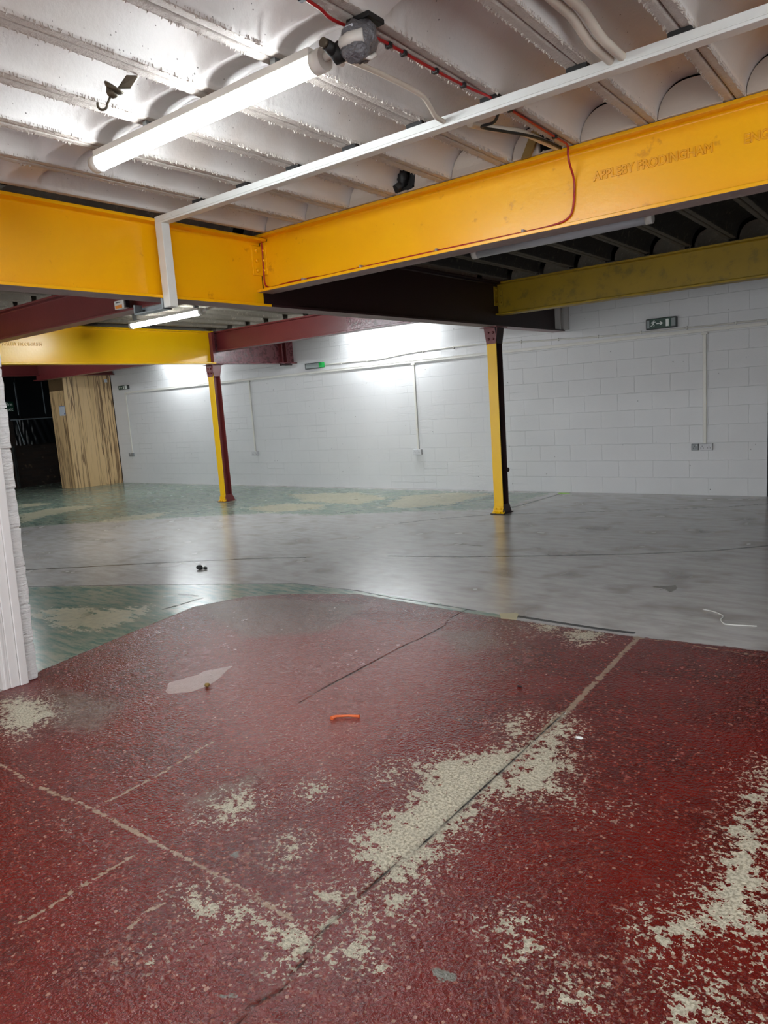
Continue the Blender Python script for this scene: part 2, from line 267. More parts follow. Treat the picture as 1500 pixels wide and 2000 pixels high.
# floor material: paint regions carried as signed distances on the mesh
def mat_floor():
    k = NT('worn painted concrete floor'); v = k.coord()
    a1 = k.attr('region'); a2 = k.attr('wear'); a3 = k.attr('lines'); a4 = k.attr('marks')
    nS = k.noise(v, 85, 2, .65); nM = k.noise(v, 16, 3, .65); nL = k.noise(v, 2.2, 2); nX = k.noise(v, 34, 3, .7)
    c = lambda n, a: k.math('MULTIPLY', k.math('SUBTRACT', n, .5), a)
    add = lambda *q: q[0] if len(q) == 1 else k.math('ADD', q[0], add(*q[1:]))
    # grey slab
    stre = k.noise(k.mapping(v, (1.0, 3.2, 1), rot=(0, 0, .3)), 3.2, 4, .65)
    grey = k.mix(k.step(stre, .3, .7), H('bfbcb9'), H('aba7a3'))
    grey = k.mix(k.math('MULTIPLY', k.step(nL, .5, .72), .55), grey, H('7d736b'))
    grey = k.mix(k.math('MULTIPLY', k.step(k.noise(v, 5.5, 3, .7), .62, .72), .4), grey, H('c2bfbc'))
    # red paint
    red = k.mix(k.step(nL, .3, .7), H('68130e'), H('520d0a'))
    red = k.mix(k.math('MULTIPLY', k.step(nM, .45, .7), .5), red, H('7a2a22'))
    sp = k.step(add(k.noise(v, 48, 2, .7), c(nL, .3), c(nM, .25)), .58, .66)
    red = k.mix(k.math('MULTIPLY', sp, .5), red, H('9a5a4a'))
    chip = k.math('SUBTRACT', 1.0, k.step(add(k.voro(v, 30), c(nX, .6), c(nM, .5)), .10, .15))
    red = k.mix(k.math('MULTIPLY', chip, .7), red, H('b08a78'))
    sheen_tint = k.math('MULTIPLY', k.step(add(k.attr('sheen_tint')[0], c(nL, .5), c(nM, .3)), -.25, .45), .55)
    red = k.mix(sheen_tint, red, H('9a5850'))  # paler pink puts the wall's reflected sheen into the red paint colour
    wr = k.step(add(a2[1], c(nM, .25), c(nS, .2)), -.02, .12)
    red = k.mix(k.math('MULTIPLY', wr, .62), red, H('6f5f54'))
    # green paint
    gs = k.noise(k.mapping(v, (1.2, 5, 1), rot=(0, 0, .45)), 3.0, 4, .7)
    green = k.mix(k.step(gs, .35, .62), H('5b7c72'), H('969c8c'))
    green = k.mix(k.math('MULTIPLY', k.step(nX, .5, .75), .3), green, H('a5a792'))
    beige = k.mix(k.step(nM, .4, .65), H('d0c4a4'), H('b3a587'))
    # peeled concrete
    bare = k.mix(k.step(nS, .42, .62), H('cfc8b2'), H('8f8772'))
    bare = k.mix(k.math('MULTIPLY', k.step(nM, .4, .6), .35), bare, H('a5a08f'))
    m_red = k.step(add(a1[0], c(nM, .05), c(nX, .03)), -.004, .004)
    m_grn = k.step(add(a1[1], c(nM, .06), c(nX, .04)), -.01, .01)
    m_far = k.step(add(a1[2], c(nM, .5), c(gs, .5)), -.06, .06)
    m_bei = k.math('MULTIPLY', k.step(add(a2[2], c(nM, .4), c(gs, .6), c(nX, .2)), -.06, .06), .6)
    m_peel = k.step(add(a2[0], c(nM, .42), c(nX, .34), c(nS, .16)), .02, .03)
    halo_p = k.math('MULTIPLY', k.step(add(a2[0], c(nM, .3)), -.13, -.02), k.step(add(k.noise(v, 52, 2, .7), c(nS, .3)), .57, .61))
    m_spk = k.math('MULTIPLY', k.step(add(a4[2], c(nM, .2)), -.05, .1), k.step(add(nX, c(nS, .5)), .6, .63))
    bei = k.math('MULTIPLY', m_bei, 1.0)
    grnm = k.math('MAXIMUM', m_grn, m_far)
    col = k.mix(grnm, grey, green)
    col = k.mix(bei, col, beige)
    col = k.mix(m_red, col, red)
    m_peel = k.math('MULTIPLY', k.math('MAXIMUM', m_peel, k.math('MAXIMUM', m_spk, halo_p)), m_red)
    col = k.mix(m_peel, col, bare)
    fil = k.step(add(a4[0], c(nM, .03)), -.004, .004)
    col = k.mix(fil, col, k.mix(nM, H('b9a09a'), H('a98c86')))
    gb = k.step(add(a4[1], c(nM, .06), c(nX, .04)), -.004, .004)
    col = k.mix(gb, col, H('6d6a62'))
    # seams and cracks (distance to the line)
    lt = k.math('SUBTRACT', 1.0, k.step(add(a3[1], c(nX, .05), c(nM, .03)), .004, .010))
    col = k.mix(k.math('MULTIPLY', lt, .7), col, H('a8967f'))
    ck = k.math('SUBTRACT', 1.0, k.step(add(a3[0], c(nM, .012)), .002, .007))
    halo = k.math('SUBTRACT', 1.0, k.step(add(a3[0], c(nM, .03)), .0, .03))
    col = k.mix(k.math('MULTIPLY', halo, .3), col, H('4a4038'))
    col = k.mix(k.math('MULTIPLY', ck, k.step(k.noise(v, 6, 2), .3, .42)), col, H('17120f'))
    gp = k.math('SUBTRACT', 1.0, k.step(a3[2], .006, .012))
    col = k.mix(gp, col, H('12100f'))
    # roughness
    ro = k.math('ADD', k.rng(nL, .3, .7, .18, .28), k.math('MULTIPLY', k.math('MULTIPLY', m_red, c(nM, .2)), 1.0))
    ro = k.math('ADD', ro, k.math('MULTIPLY', m_peel, .45))
    ro = k.math('ADD', ro, k.math('MULTIPLY', bei, .15), None, True)
    rr = k.math('ADD', k.math('MULTIPLY', m_red, -.01), ro)
    h = k.math('MULTIPLY', k.noise(v, 62, 3, .6), k.math('MULTIPLY_ADD', k.step(a1[0], -.01, .01), .95, .03))
    h = add(h, k.math('MULTIPLY', k.math('SUBTRACT', 1.0, k.step(k.math('MINIMUM', a3[0], a3[2]), .002, .01)), -1.5))
    return k.done(col, rr, k.bump(h, .68, .010), spec=.65)
M['floor'] = mat_floor()

# ------------------------------------------------------------------ mesh builder
class MB:
    def __init__(s): s.v = []; s.f = []; s.mi = []; s.sm = []
    def add(s, vs, fs, mi=0, smooth=False):
        b = len(s.v); s.v += [tuple(p) for p in vs]
        for i, f in enumerate(fs):
            s.f.append(tuple(b+j for j in f)); s.mi.append(mi[i] if isinstance(mi, list) else mi); s.sm.append(smooth)
        return s
    def box(s, a, b, mi=0):
        x0, y0, z0 = [min(p, q) for p, q in zip(a, b)]; x1, y1, z1 = [max(p, q) for p, q in zip(a, b)]
        vs = [(x0, y0, z0), (x1, y0, z0), (x1, y1, z0), (x0, y1, z0), (x0, y0, z1), (x1, y0, z1), (x1, y1, z1), (x0, y1, z1)]
        return s.add(vs, [(0, 3, 2, 1), (4, 5, 6, 7), (0, 1, 5, 4), (1, 2, 6, 5), (2, 3, 7, 6), (3, 0, 4, 7)], mi)
    def prism(s, poly, vec, mi=0):
        n = len(poly); vec = Vector(vec); top = [tuple(Vector(p)+vec) for p in poly]
        fs = [tuple(range(n))[::-1], tuple(range(n, 2*n))] + [(i, (i+1) % n, n+(i+1) % n, n+i) for i in range(n)]
        return s.add(list(poly)+top, fs, mi)
    def tube(s, path, r, seg=10, mi=0, caps=True):
        P = [Vector(p) for p in path]; n = len(P); rings = []
        R = r if isinstance(r, (list, tuple)) else [r]*n
        prev = None
        for i in range(n):
            t = (P[min(i+1, n-1)]-P[max(i-1, 0)]).normalized()
            if prev is None:
                a = Vector((0, 0, 1)) if abs(t.z) < .9 else Vector((1, 0, 0)); u = t.cross(a).normalized()
            else:
                u = (prev - t*prev.dot(t)).normalized()
            prev = u; w = t.cross(u)
            rings.append([P[i]+(u*math.cos(2*math.pi*k/seg)+w*math.sin(2*math.pi*k/seg))*R[i] for k in range(seg)])
        vs = [p for q in rings for p in q]; fs = []
        for i in range(n-1):
            for k in range(seg):
                fs.append((i*seg+k, i*seg+(k+1) % seg, (i+1)*seg+(k+1) % seg, (i+1)*seg+k))
        b = len(s.f); s.add(vs, fs, mi, True)
        if caps:
            s.add(rings[0], [tuple(range(seg))[::-1]], mi); s.add(rings[-1], [tuple(range(seg))], mi)
        return s
    def ball(s, c, r, mi=0, seg=12, ring=8, jitter=0):
        c = Vector(c); r = r if isinstance(r, (tuple, list)) else (r, r, r); vs = []; fs = []
        for i in range(ring+1):
            th = math.pi*i/ring
            for j in range(seg):
                ph = 2*math.pi*j/seg; q = 1 + (random.uniform(-jitter, jitter) if 0 < i < ring else 0)
                vs.append((c.x+r[0]*q*math.sin(th)*math.cos(ph), c.y+r[1]*q*math.sin(th)*math.sin(ph), c.z+r[2]*q*math.cos(th)))
        for i in range(ring):
            for j in range(seg): fs.append((i*seg+j, (i+1)*seg+j, (i+1)*seg+(j+1) % seg, i*seg+(j+1) % seg))
        return s.add(vs, fs, mi, True)
    def build(s, name, mats, parent=None, bevel=0, seg=2, smooth=False):
        me = bpy.data.meshes.new(name); me.from_pydata(s.v, [], s.f); me.validate()
        mats = mats if isinstance(mats, list) else [mats]
        for m in mats: me.materials.append(M[m] if isinstance(m, str) else m)
        if len(me.polygons) == len(s.f):
            me.polygons.foreach_set('material_index', s.mi); me.polygons.foreach_set('use_smooth', [smooth or q for q in s.sm])
        bm = bmesh.new(); bm.from_mesh(me); bmesh.ops.remove_doubles(bm, verts=bm.verts, dist=1e-5); bmesh.ops.recalc_face_normals(bm, faces=bm.faces); bm.to_mesh(me); bm.free()
        o = bpy.data.objects.new(name, me); COL.objects.link(o)
        if parent is not None: o.parent = parent; o.matrix_parent_inverse = Matrix.Translation(-Vector(parent.location))
        if bevel:
            b = o.modifiers.new('bevel', 'BEVEL'); b.width = bevel; b.segments = seg; b.limit_method = 'ANGLE'; b.angle_limit = math.radians(50)
        return o

def tag(o, label, cat, group=None, kind='thing'):
    o['label'] = label; o['category'] = cat
    if group: o['group'] = group
    if kind: o['kind'] = kind
    return o
def empty(name, loc, label, cat, group=None):
    o = bpy.data.objects.new(name, None); COL.objects.link(o); o.location = loc; o.empty_display_size = .1
    return tag(o, label, cat, group)
def struct(o, label=None):
    o['kind'] = 'structure'
    if label: o['label'] = label
    return o
def text(name, body, size, loc, rot, mat, parent, extrude=.001, bevel=0.0, align='LEFT', sx=1.0, space=1.0):
    c = bpy.data.curves.new(name, 'FONT'); c.body = body; c.size = size; c.extrude = extrude; c.bevel_depth = bevel
    c.align_x = align; c.space_character = space; c.materials.append(M[mat])
    o = bpy.data.objects.new(name, c); COL.objects.link(o); o.location = loc; o.rotation_euler = rot; o.scale = (sx, 1, 1)
    dg = bpy.context.evaluated_depsgraph_get(); dg.update()
    me = bpy.data.meshes.new_from_object(o.evaluated_get(dg)); me.name = name
    bpy.data.objects.remove(o); o = bpy.data.objects.new(name, me); COL.objects.link(o)
    o.location = loc; o.rotation_euler = rot; o.scale = (sx, 1, 1)
    o.parent = parent; o.matrix_parent_inverse = Matrix.Translation(-Vector(parent.location))
    return o
def smooth_path(pts, n=6):
    P = [Vector(p) for p in pts]; out = []
    for i in range(len(P)-1):
        p0 = P[max(i-1, 0)]; p1 = P[i]; p2 = P[i+1]; p3 = P[min(i+2, len(P)-1)]
        for k in range(n):
            t = k/n
            out.append(.5*((2*p1)+(p2-p0)*t+(2*p0-5*p1+4*p2-p3)*t*t+(3*p1-p0-3*p2+p3)*t**3))
    out.append(P[-1]); return out

# ------------------------------------------------------------------ floor
def seg_dist(X, Y, a, b):
    ax, ay = a; bx, by = b; dx, dy = bx-ax, by-ay; L = dx*dx+dy*dy+1e-12
    t = np.clip(((X-ax)*dx+(Y-ay)*dy)/L, 0, 1)
    return np.hypot(X-(ax+t*dx), Y-(ay+t*dy))
def line_dist(X, Y, lines, pad=.6):
    D = np.full(X.shape, .5)
    for L in lines:
        for a, b in zip(L[:-1], L[1:]):
            sel = (X > min(a[0], b[0])-pad) & (X < max(a[0], b[0])+pad) & (Y > min(a[1], b[1])-pad) & (Y < max(a[1], b[1])+pad)
            if sel.any(): D[sel] = np.minimum(D[sel], seg_dist(X[sel], Y[sel], a, b))
    return D
def sdf(X, Y, polys, cap=.4):
    R = np.full(X.shape, -cap)
    for P in polys:
        x0 = min(p[0] for p in P)-cap; x1 = max(p[0] for p in P)+cap; y0 = min(p[1] for p in P)-cap; y1 = max(p[1] for p in P)+cap
        sel = (X > x0) & (X < x1) & (Y > y0) & (Y < y1)
        if not sel.any(): continue
        x = X[sel]; y = Y[sel]; D = np.full(x.shape, 9.0); ins = np.zeros(x.shape, bool)
        for a, b in zip(P, P[1:]+P[:1]):
            D = np.minimum(D, seg_dist(x, y, a, b))
            c = (a[1] > y) != (b[1] > y)
            ins ^= c & (x < (b[0]-a[0])*(y-a[1])/((b[1]-a[1]) if b[1] != a[1] else 1e-9)+a[0])
        R[sel] = np.maximum(R[sel], np.clip(np.where(ins, D, -D), -cap, cap))
    return R
def ax(*segs):
    out = []
    for a, b, st in segs: out += list(np.arange(a, b-1e-6, st))
    return np.array(out+[segs[-1][1]])
xs = ax((-19.6, -10, .1), (-10, -5, .032), (-5, .4, .018), (.4, 3.2, .1)); ys = ax((-2.7, .9, .12), (.9, 4.75, .018), (4.75, 8.9, .03), (8.9, 10.7, .05))
GX, GY = np.meshgrid(xs, ys, indexing='xy'); nx, ny = len(xs), len(ys)
X = GX.ravel(); Y = GY.ravel()
vs = np.stack([X, Y, np.zeros_like(X)], 1)
ii = np.arange(nx*ny).reshape(ny, nx)
fs = np.stack([ii[:-1, :-1].ravel(), ii[:-1, 1:].ravel(), ii[1:, 1:].ravel(), ii[1:, :-1].ravel()], 1)
me = bpy.data.meshes.new('floor'); me.vertices.add(len(vs)); me.vertices.foreach_set('co', vs.ravel())
me.loops.add(fs.size); me.loops.foreach_set('vertex_index', fs.ravel()); me.polygons.add(len(fs))
me.polygons.foreach_set('loop_start', np.arange(0, fs.size, 4)); me.polygons.foreach_set('loop_total', np.full(len(fs), 4))
me.update(calc_edges=True); me.validate()
def put_attr(name, r, g, b):
    a = me.color_attributes.new(name, 'FLOAT_COLOR', 'POINT')
    a.data.foreach_set('color', np.stack([r, g, b, np.ones_like(r)], 1).astype(np.float32).ravel())
Fd = FLOOR
put_attr('region', sdf(X, Y, [Fd['red']]), np.maximum(sdf(X, Y, [Fd['green']]), sdf(X, Y, [Fd['edge']])), np.maximum(sdf(X, Y, [Fd['fargreen']], .8), sdf(X, Y, Fd['greydull'])-.15))
put_attr('wear', sdf(X, Y, Fd['peel']), sdf(X, Y, Fd['wornred']), sdf(X, Y, Fd['beige']))
cw = np.minimum(line_dist(X, Y, Fd['crack'][:2]), line_dist(X, Y, Fd['crack'][2:])-.009); sw = line_dist(X, Y, Fd['seam'])
sww = line_dist(X, Y, Fd['seamw'])-.009
put_attr('lines', cw, np.minimum(sw, sww), np.minimum(line_dist(X, Y, Fd['gap']), line_dist(X, Y, Fd['gapw'])-.012))
fz = sdf(X, Y, Fd['sheen_tint'], .8)
put_attr('sheen_tint', fz, fz, fz)
put_attr('marks', sdf(X, Y, Fd['filler']), np.maximum(sdf(X, Y, Fd['greyblob']), sdf(X, Y, Fd['stain'])), sdf(X, Y, Fd['speck']))
me.materials.append(M['floor'])
floor = bpy.data.objects.new('floor', me); COL.objects.link(floor); struct(floor, 'worn concrete floor with red, green and grey painted areas')

# ------------------------------------------------------------------ walls
struct(MB().box((-16.62, 10.6, 0), (-1.78, 10.8, 3.6)).build('wall_back', 'block'), 'long white painted blockwork wall')
struct(MB().box((-1.78, 10.62, 0), (-1.6, 10.8, 3.6)).box((-1.6, 10.6, 0), (3.3, 10.8, 3.6)).build('wall_back_right', 'black'))
struct(MB().box((-19.5, 10.6, 0), (-16.63, 10.8, 3.6)).build('wall_back_left', 'brick'))
struct(MB().box((-19.6, -2.7, 0), (-19.3, 10.8, 3.6)).build('wall_left', 'brick'), 'dark sooty brick wall in the shadowed recess')
struct(MB().box((3.1, 3.2, 0), (3.3, 10.8, 3.6)).build('wall_right', 'concrete_d'))

# near partition under the first girder: block courses with recessed joints
mb = MB(); mb.box((-4.68, -2.7, 0), (-4.545, .95, 2.44), 1); mb.box((-4.68, 1.95, 0), (-4.54, 2.107, 2.44), 1); mb.box((-4.68, .95, 2.1), (-4.55, 1.95, 2.44), 1)
for kk in range(10):
    z0, z1 = kk*.245+.004, min((kk+1)*.245-.004, 2.44)
    j = random.uniform(-.004, .004)
    n = 5; prev = None
    pts = [(2.112+random.uniform(-.006, .006), z0+(z1-z0)*q/n) for q in range(n+1)]
    poly = [(-4.53+j, 1.96, z0)]+[(-4.53+j, y, z) for y, z in pts]+[(-4.53+j, 1.96, z1)]
    mb.prism(poly, (-.14, 0, 0), 0)
    mb.box((-4.53+j, -2.7, z0), (-4.66, .95, z1), 0)
struct(mb.build('wall_partition', ['pillar', 'pillar'], bevel=.007), 'white painted block pier beside the white door frame')
# door frame on the partition
d = MB().box((-4.53, 1.985, 0), (-4.503, 2.035, 2.12)).box((-4.53, 1.93, 0), (-4.515, 1.985, 2.12)).build('door_1', 'white_paint', bevel=.004)
struct(d, 'white painted door frame beside the block pier')
MB().box((-4.66, 1.885, 0), (-4.525, 1.93, 2.08)).build('jamb', 'white_paint', d, .003)
MB().box((-4.545, 1.9, 0), (-4.52, 1.915, 2.08)).build('door_stop', 'white_paint', d, .003)
MB().box((-4.64, .98, .01), (-4.6, 1.885, 2.06)).build('door_leaf', 'brown_door', d, .003)
MB().box((-4.53, .86, 2.08), (-4.505, 2.035, 2.15)).build('head_trim', 'white_paint', d, .003)

for o in [bpy.data.objects['wall_partition'], d]+list(d.children):   # the pier leans slightly
    for q in o.data.vertices: q.co.y += .028*q.co.z
# ------------------------------------------------------------------ steel beams
def profile(w, h, tw, tf, r=.014):
    a, b, hw = w/2, tw/2, h/2
    P = [(-a, -hw), (a, -hw), (a, -hw+tf)]
    for q in range(5):
        t = math.pi/2*q/4; P.append((b+r-r*math.sin(t), -hw+tf+r-r*math.cos(t)))
    for q in range(5):
        t = math.pi/2*q/4; P.append((b+r-r*math.cos(t), hw-tf-r+r*math.sin(t)))
    P += [(a, hw-tf), (a, hw), (-a, hw), (-a, hw-tf)]
    for q in range(5):
        t = math.pi/2*q/4; P.append((-b-r+r*math.sin(t), hw-tf-r+r*math.cos(t)))
    for q in range(5):
        t = math.pi/2*q/4; P.append((-b-r+r*math.cos(t), -hw+tf+r-r*math.sin(t)))
    P.append((-a, -hw+tf))
    return P
def beam(name, axis, c, z0, z1, w, stations, mats, sides, tw=.02, tf=.022):
    """stations along the axis; sides[i]=(material index on + side, on - side, underside) for each bay"""
    prof = profile(w, z1-z0, tw, tf); zc = (z0+z1)/2; n = len(prof); mb = MB()
    def P(u, v, s): return (s, c+u, zc+v) if axis == 'X' else (c+u, s, zc+v)
    for i, sd in enumerate(sides):
        s0, s1 = stations[i], stations[i+1]
        vs = [P(u, v, s0) for u, v in prof]+[P(u, v, s1) for u, v in prof]; fs = []; mi = []
        for k in range(n):
            k2 = (k+1) % n; fs.append((k, k2, n+k2, n+k))
            um = (prof[k][0]+prof[k2][0])/2; vm = (prof[k][1]+prof[k2][1])/2
            if k == 0: mi.append(sd[2])
            else: mi.append(sd[0] if um > 0 else sd[1])
        mb.add(vs, fs, mi)
        if i == 0: mb.add([P(u, v, s0) for u, v in prof], [tuple(range(n))], sd[0])
        if i == len(sides)-1: mb.add([P(u, v, s1) for u, v in prof], [tuple(range(n))], sd[0])
    o = mb.build(name, mats, bevel=.003)
    return o
ZT = 3.01
BM = ['yellow', 'maroon', 'maroon_dark', 'grime', 'yellow_dim', 'maroon_chip', 'yellow_bright']
G1 = beam('steel_beam', 'Y', -4.63, 2.455, ZT, .2, [-2.68, .2, 4.49, 8.6, 10.59], BM, [(0, 1, 3), (0, 1, 3), (2, 1, 3), (2, 1, 1)])
tag(G1, 'long steel beam, yellow above the white pier and near-black beyond, reaching the back wall', 'beam')
A1 = beam('steel_beam', 'X', 4.51, 2.58, 3.036, .18, [-4.62, 3.05], BM, [(1, 0, 3)])
tag(A1, 'bright yellow steel beam with raised lettering and a red cable looping down its face', 'beam')
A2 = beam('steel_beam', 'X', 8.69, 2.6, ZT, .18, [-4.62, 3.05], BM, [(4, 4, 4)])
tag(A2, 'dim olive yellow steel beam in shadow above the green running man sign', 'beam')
G2 = beam('steel_beam', 'Y', -10.22, 2.455, ZT, .2, [-2.68, 4.4, 8.55, 10.59], BM, [(0, 1, 3), (6, 1, 6), (5, 1, 1)])
tag(G2, 'shiny yellow steel beam ending in maroon, resting on the left yellow column', 'beam')
A1L = beam('steel_beam', 'X', 4.51, 2.67, ZT, .18, [-10.21, -4.645], BM, [(1, 1, 1)])
tag(A1L, 'maroon steel beam carrying the small white and amber box at upper left', 'beam')
A2L = beam('steel_beam', 'X', 8.69, 2.67, ZT, .18, [-10.21, -7.2, -5.9, -4.64], BM, [(1, 1, 1), (1, 5, 1), (1, 1, 1)])
tag(A2L, 'maroon steel beam with flaking paint spanning between the tops of the two columns', 'beam')
A2F = beam('steel_beam', 'X', 8.69, 2.61, ZT, .18, [-16.6, -10.23], BM, [(1, 1, 1)])
tag(A2F, 'maroon steel beam in front of the tops of the striped wooden boards', 'beam')
A1F = beam('steel_beam', 'X', 4.51, 2.62, ZT, .18, [-16.6, -10.23], BM, [(1, 1, 1)])
tag(A1F, 'maroon steel beam hidden behind the white block pier', 'beam')
A0 = beam('steel_beam', 'X', .3, 2.58, ZT, .18, [-4.62, 3.05], BM, [(0, 0, 3)])
tag(A0, 'yellow steel beam above and behind the viewpoint', 'beam')
G3 = beam('steel_beam', 'Y', -16.5, 2.72, ZT, .16, [-2.68, 10.59], BM, [(1, 1, 1)])
tag(G3, 'maroon steel beam over the dark recess at far left', 'beam')

# rolled lettering
text('raised_lettering', 'APPLEBY FRODINGHAM', .072, (-1.712, 4.4995, 2.825), (math.pi/2, 0, 0), 'letter', A1, .004, .002, sx=.875)
text('raised_lettering', 'ENGLAND', .072, (-.885, 4.4995, 2.825), (math.pi/2, 0, 0), 'letter', A1, .004, .002, sx=.875)
text('raised_lettering', 'APPLEBY FRODINGHAM', .062, (-10.2095, 4.93, 2.715), (math.pi/2, 0, math.pi/2), 'yellow_bright', G2, .004, .002, sx=.85)
text('raised_lettering', 'ENGLAND', .062, (-10.2095, 4.6, 2.715), (math.pi/2, 0, math.pi/2), 'yellow_bright', G2, .004, .002, sx=.85)

def rivets(mb, pts, axis, r=.014, h=.012, mi=0):
    for p in pts:
        p = Vector(p); a = Vector(axis)
        mb.tube([p, p+a*h*.7, p+a*h], [r, r*.9, r*.45], 10, mi)
# bolted angle cleats
def cleat(parent, xw, yf, zlo, zhi, mat):
    mb = MB(); mb.box((xw, yf-.11, zlo), (xw+.012, yf, zhi)); mb.box((xw+.012, yf-.012, zlo), (xw+.075, yf, zhi))
    o = mb.build('cleat', mat, parent, .003)
    for q in range(3):
        z = zlo+(zhi-zlo)*(q+.5)/3
        b = MB(); rivets(b, [(xw+.012, yf-.065, z)], (1, 0, 0), .017, .018); b.build('bolt', mat, o)
        b = MB(); rivets(b, [(xw+.048, yf-.012, z)], (0, -1, 0), .013, .014); b.build('bolt', mat, o)
cleat(A1, -4.62, 4.5, 2.72, 2.96, 'yellow')
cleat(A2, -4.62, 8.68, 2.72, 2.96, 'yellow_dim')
MB().box((-4.62, 10.44, 2.47), (-4.535, 10.46, 2.99)).box((-4.62, 10.565, 2.47), (-4.46, 10.598, 2.99)).build('end_plate', 'wall_plain', G1, .003)
MB().box((-10.21, 10.2, 2.478), (-10.13, 10.22, 2.988)).box((-10.21, 10.32, 2.478), (-10.13, 10.33, 2.988)).build('stiffener', 'maroon', G2, .003)
cl = MB().box((-10.16, 10.28, 2.42), (-10.08, 10.36, 2.455)).tube([(-10.09, 10.1, 2.43), (-10.09, 10.4, 2.43)], .014).ball((-10.09, 10.1, 2.43), .022)
cl.build('beam_clamp', 'maroon_dark', G2)
MB().box((-10.12, 8.5, 2.48), (-10.2, 8.56, 3.0)).build('splice_plate', 'maroon', G2, .004)

# ------------------------------------------------------------------ columns
def column(x, y, mats, label):
    # I-section: flanges face front and back; gusset plates top and bottom
    w, dep, tf, tw, h = .135, .165, .012, .01, 2.452
    t = empty('steel_column', (x, y, 0), label, 'column')
    yf, yb = y-dep/2, y+dep/2
    f = MB().box((x-w/2, yf, .012), (x+w/2, yf+tf, h-.012)); f.build('front_flange', mats[0], t, .002)
    MB().box((x-tw/2, yf+tf, .012), (x+tw/2, yb-tf, h-.012)).box((x-w/2, yb-tf, .012), (x+w/2, yb, h-.012)).build('web', mats[1], t, .002)
    # top gusset
    g = MB(); zt = h-.012
    g.prism([(x-w/2-.03, yf-.011, zt), (x-w/2, yf-.011, zt-.2), (x+w/2, yf-.011, zt-.2), (x+w/2+.03, yf-.011, zt)], (0, .0105, 0))
    g.prism([(x+w/2+.001, yf-.03, zt), (x+w/2+.001, yf+.02, zt-.2), (x+w/2+.001, yb-.01, zt-.2), (x+w/2+.001, yb+.05, zt)], (.01, 0, 0), 1)
    go = g.build('top_gusset', [mats[2], mats[1]], t, .002)
    for dx in (-.034, .034):
        for dz in (.06, .14):
            b = MB(); rivets(b, [(x+dx, yf-.011, zt-dz)], (0, -1, 0), .017, .016); b.build('bolt', mats[2], go)
    MB().box((x-.12, yf-.07, h-.012), (x+.12, yb+.07, h)).build('cap_plate', mats[2], t, .002)
    # base
    g = MB()
    g.prism([(x-w/2-.022, yf-.011, .012), (x-w/2, yf-.011, .11), (x+w/2, yf-.011, .11), (x+w/2+.022, yf-.011, .012)], (0, .0105, 0))
    g.prism([(x+w/2+.001, yf-.03, .012), (x+w/2+.001, yf+.01, .13), (x+w/2+.001, yb-.01, .13), (x+w/2+.001, yb+.05, .012)], (.01, 0, 0), 1)
    g.prism([(x-w/2-.022, yf-.05, .012), (x-w/2-.022, yf-.011, .012), (x-w/2-.022, yf-.011, .035)], (w+.044, 0, 0), 0)
    go = g.build('base_gusset', [mats[0], mats[1]], t, .002)
    for dx in (-.036, .036):
        b = MB(); rivets(b, [(x+dx, yf-.011, .07)], (0, -1, 0), .015, .015); b.build('bolt', mats[0], go)
        b = MB(); rivets(b, [(x+dx, yf-.04, .014)], (0, 0, 1), .012, .022); b.build('anchor_bolt', mats[0], go)
    MB().box((x-.1, yf-.06, 0), (x+.1, yb+.06, .012)).build('base_plate', mats[3], t, .002)
    return t
c2 = column(-4.655, 8.6, ['yellow_bright', 'maroon_dark', 'maroon', 'maroon_dark'], 'yellow fronted steel column with near-black side, standing at right in front of the white wall')
MB().ball((-4.58, 8.68, .58), (.02, .03, .03)).build('bolt_stub', 'maroon_dark', c2)
column(-10.3, 8.62, ['yellow_bright', 'maroon', 'maroon', 'maroon'], 'yellow fronted steel column with dark red side, further back at left')

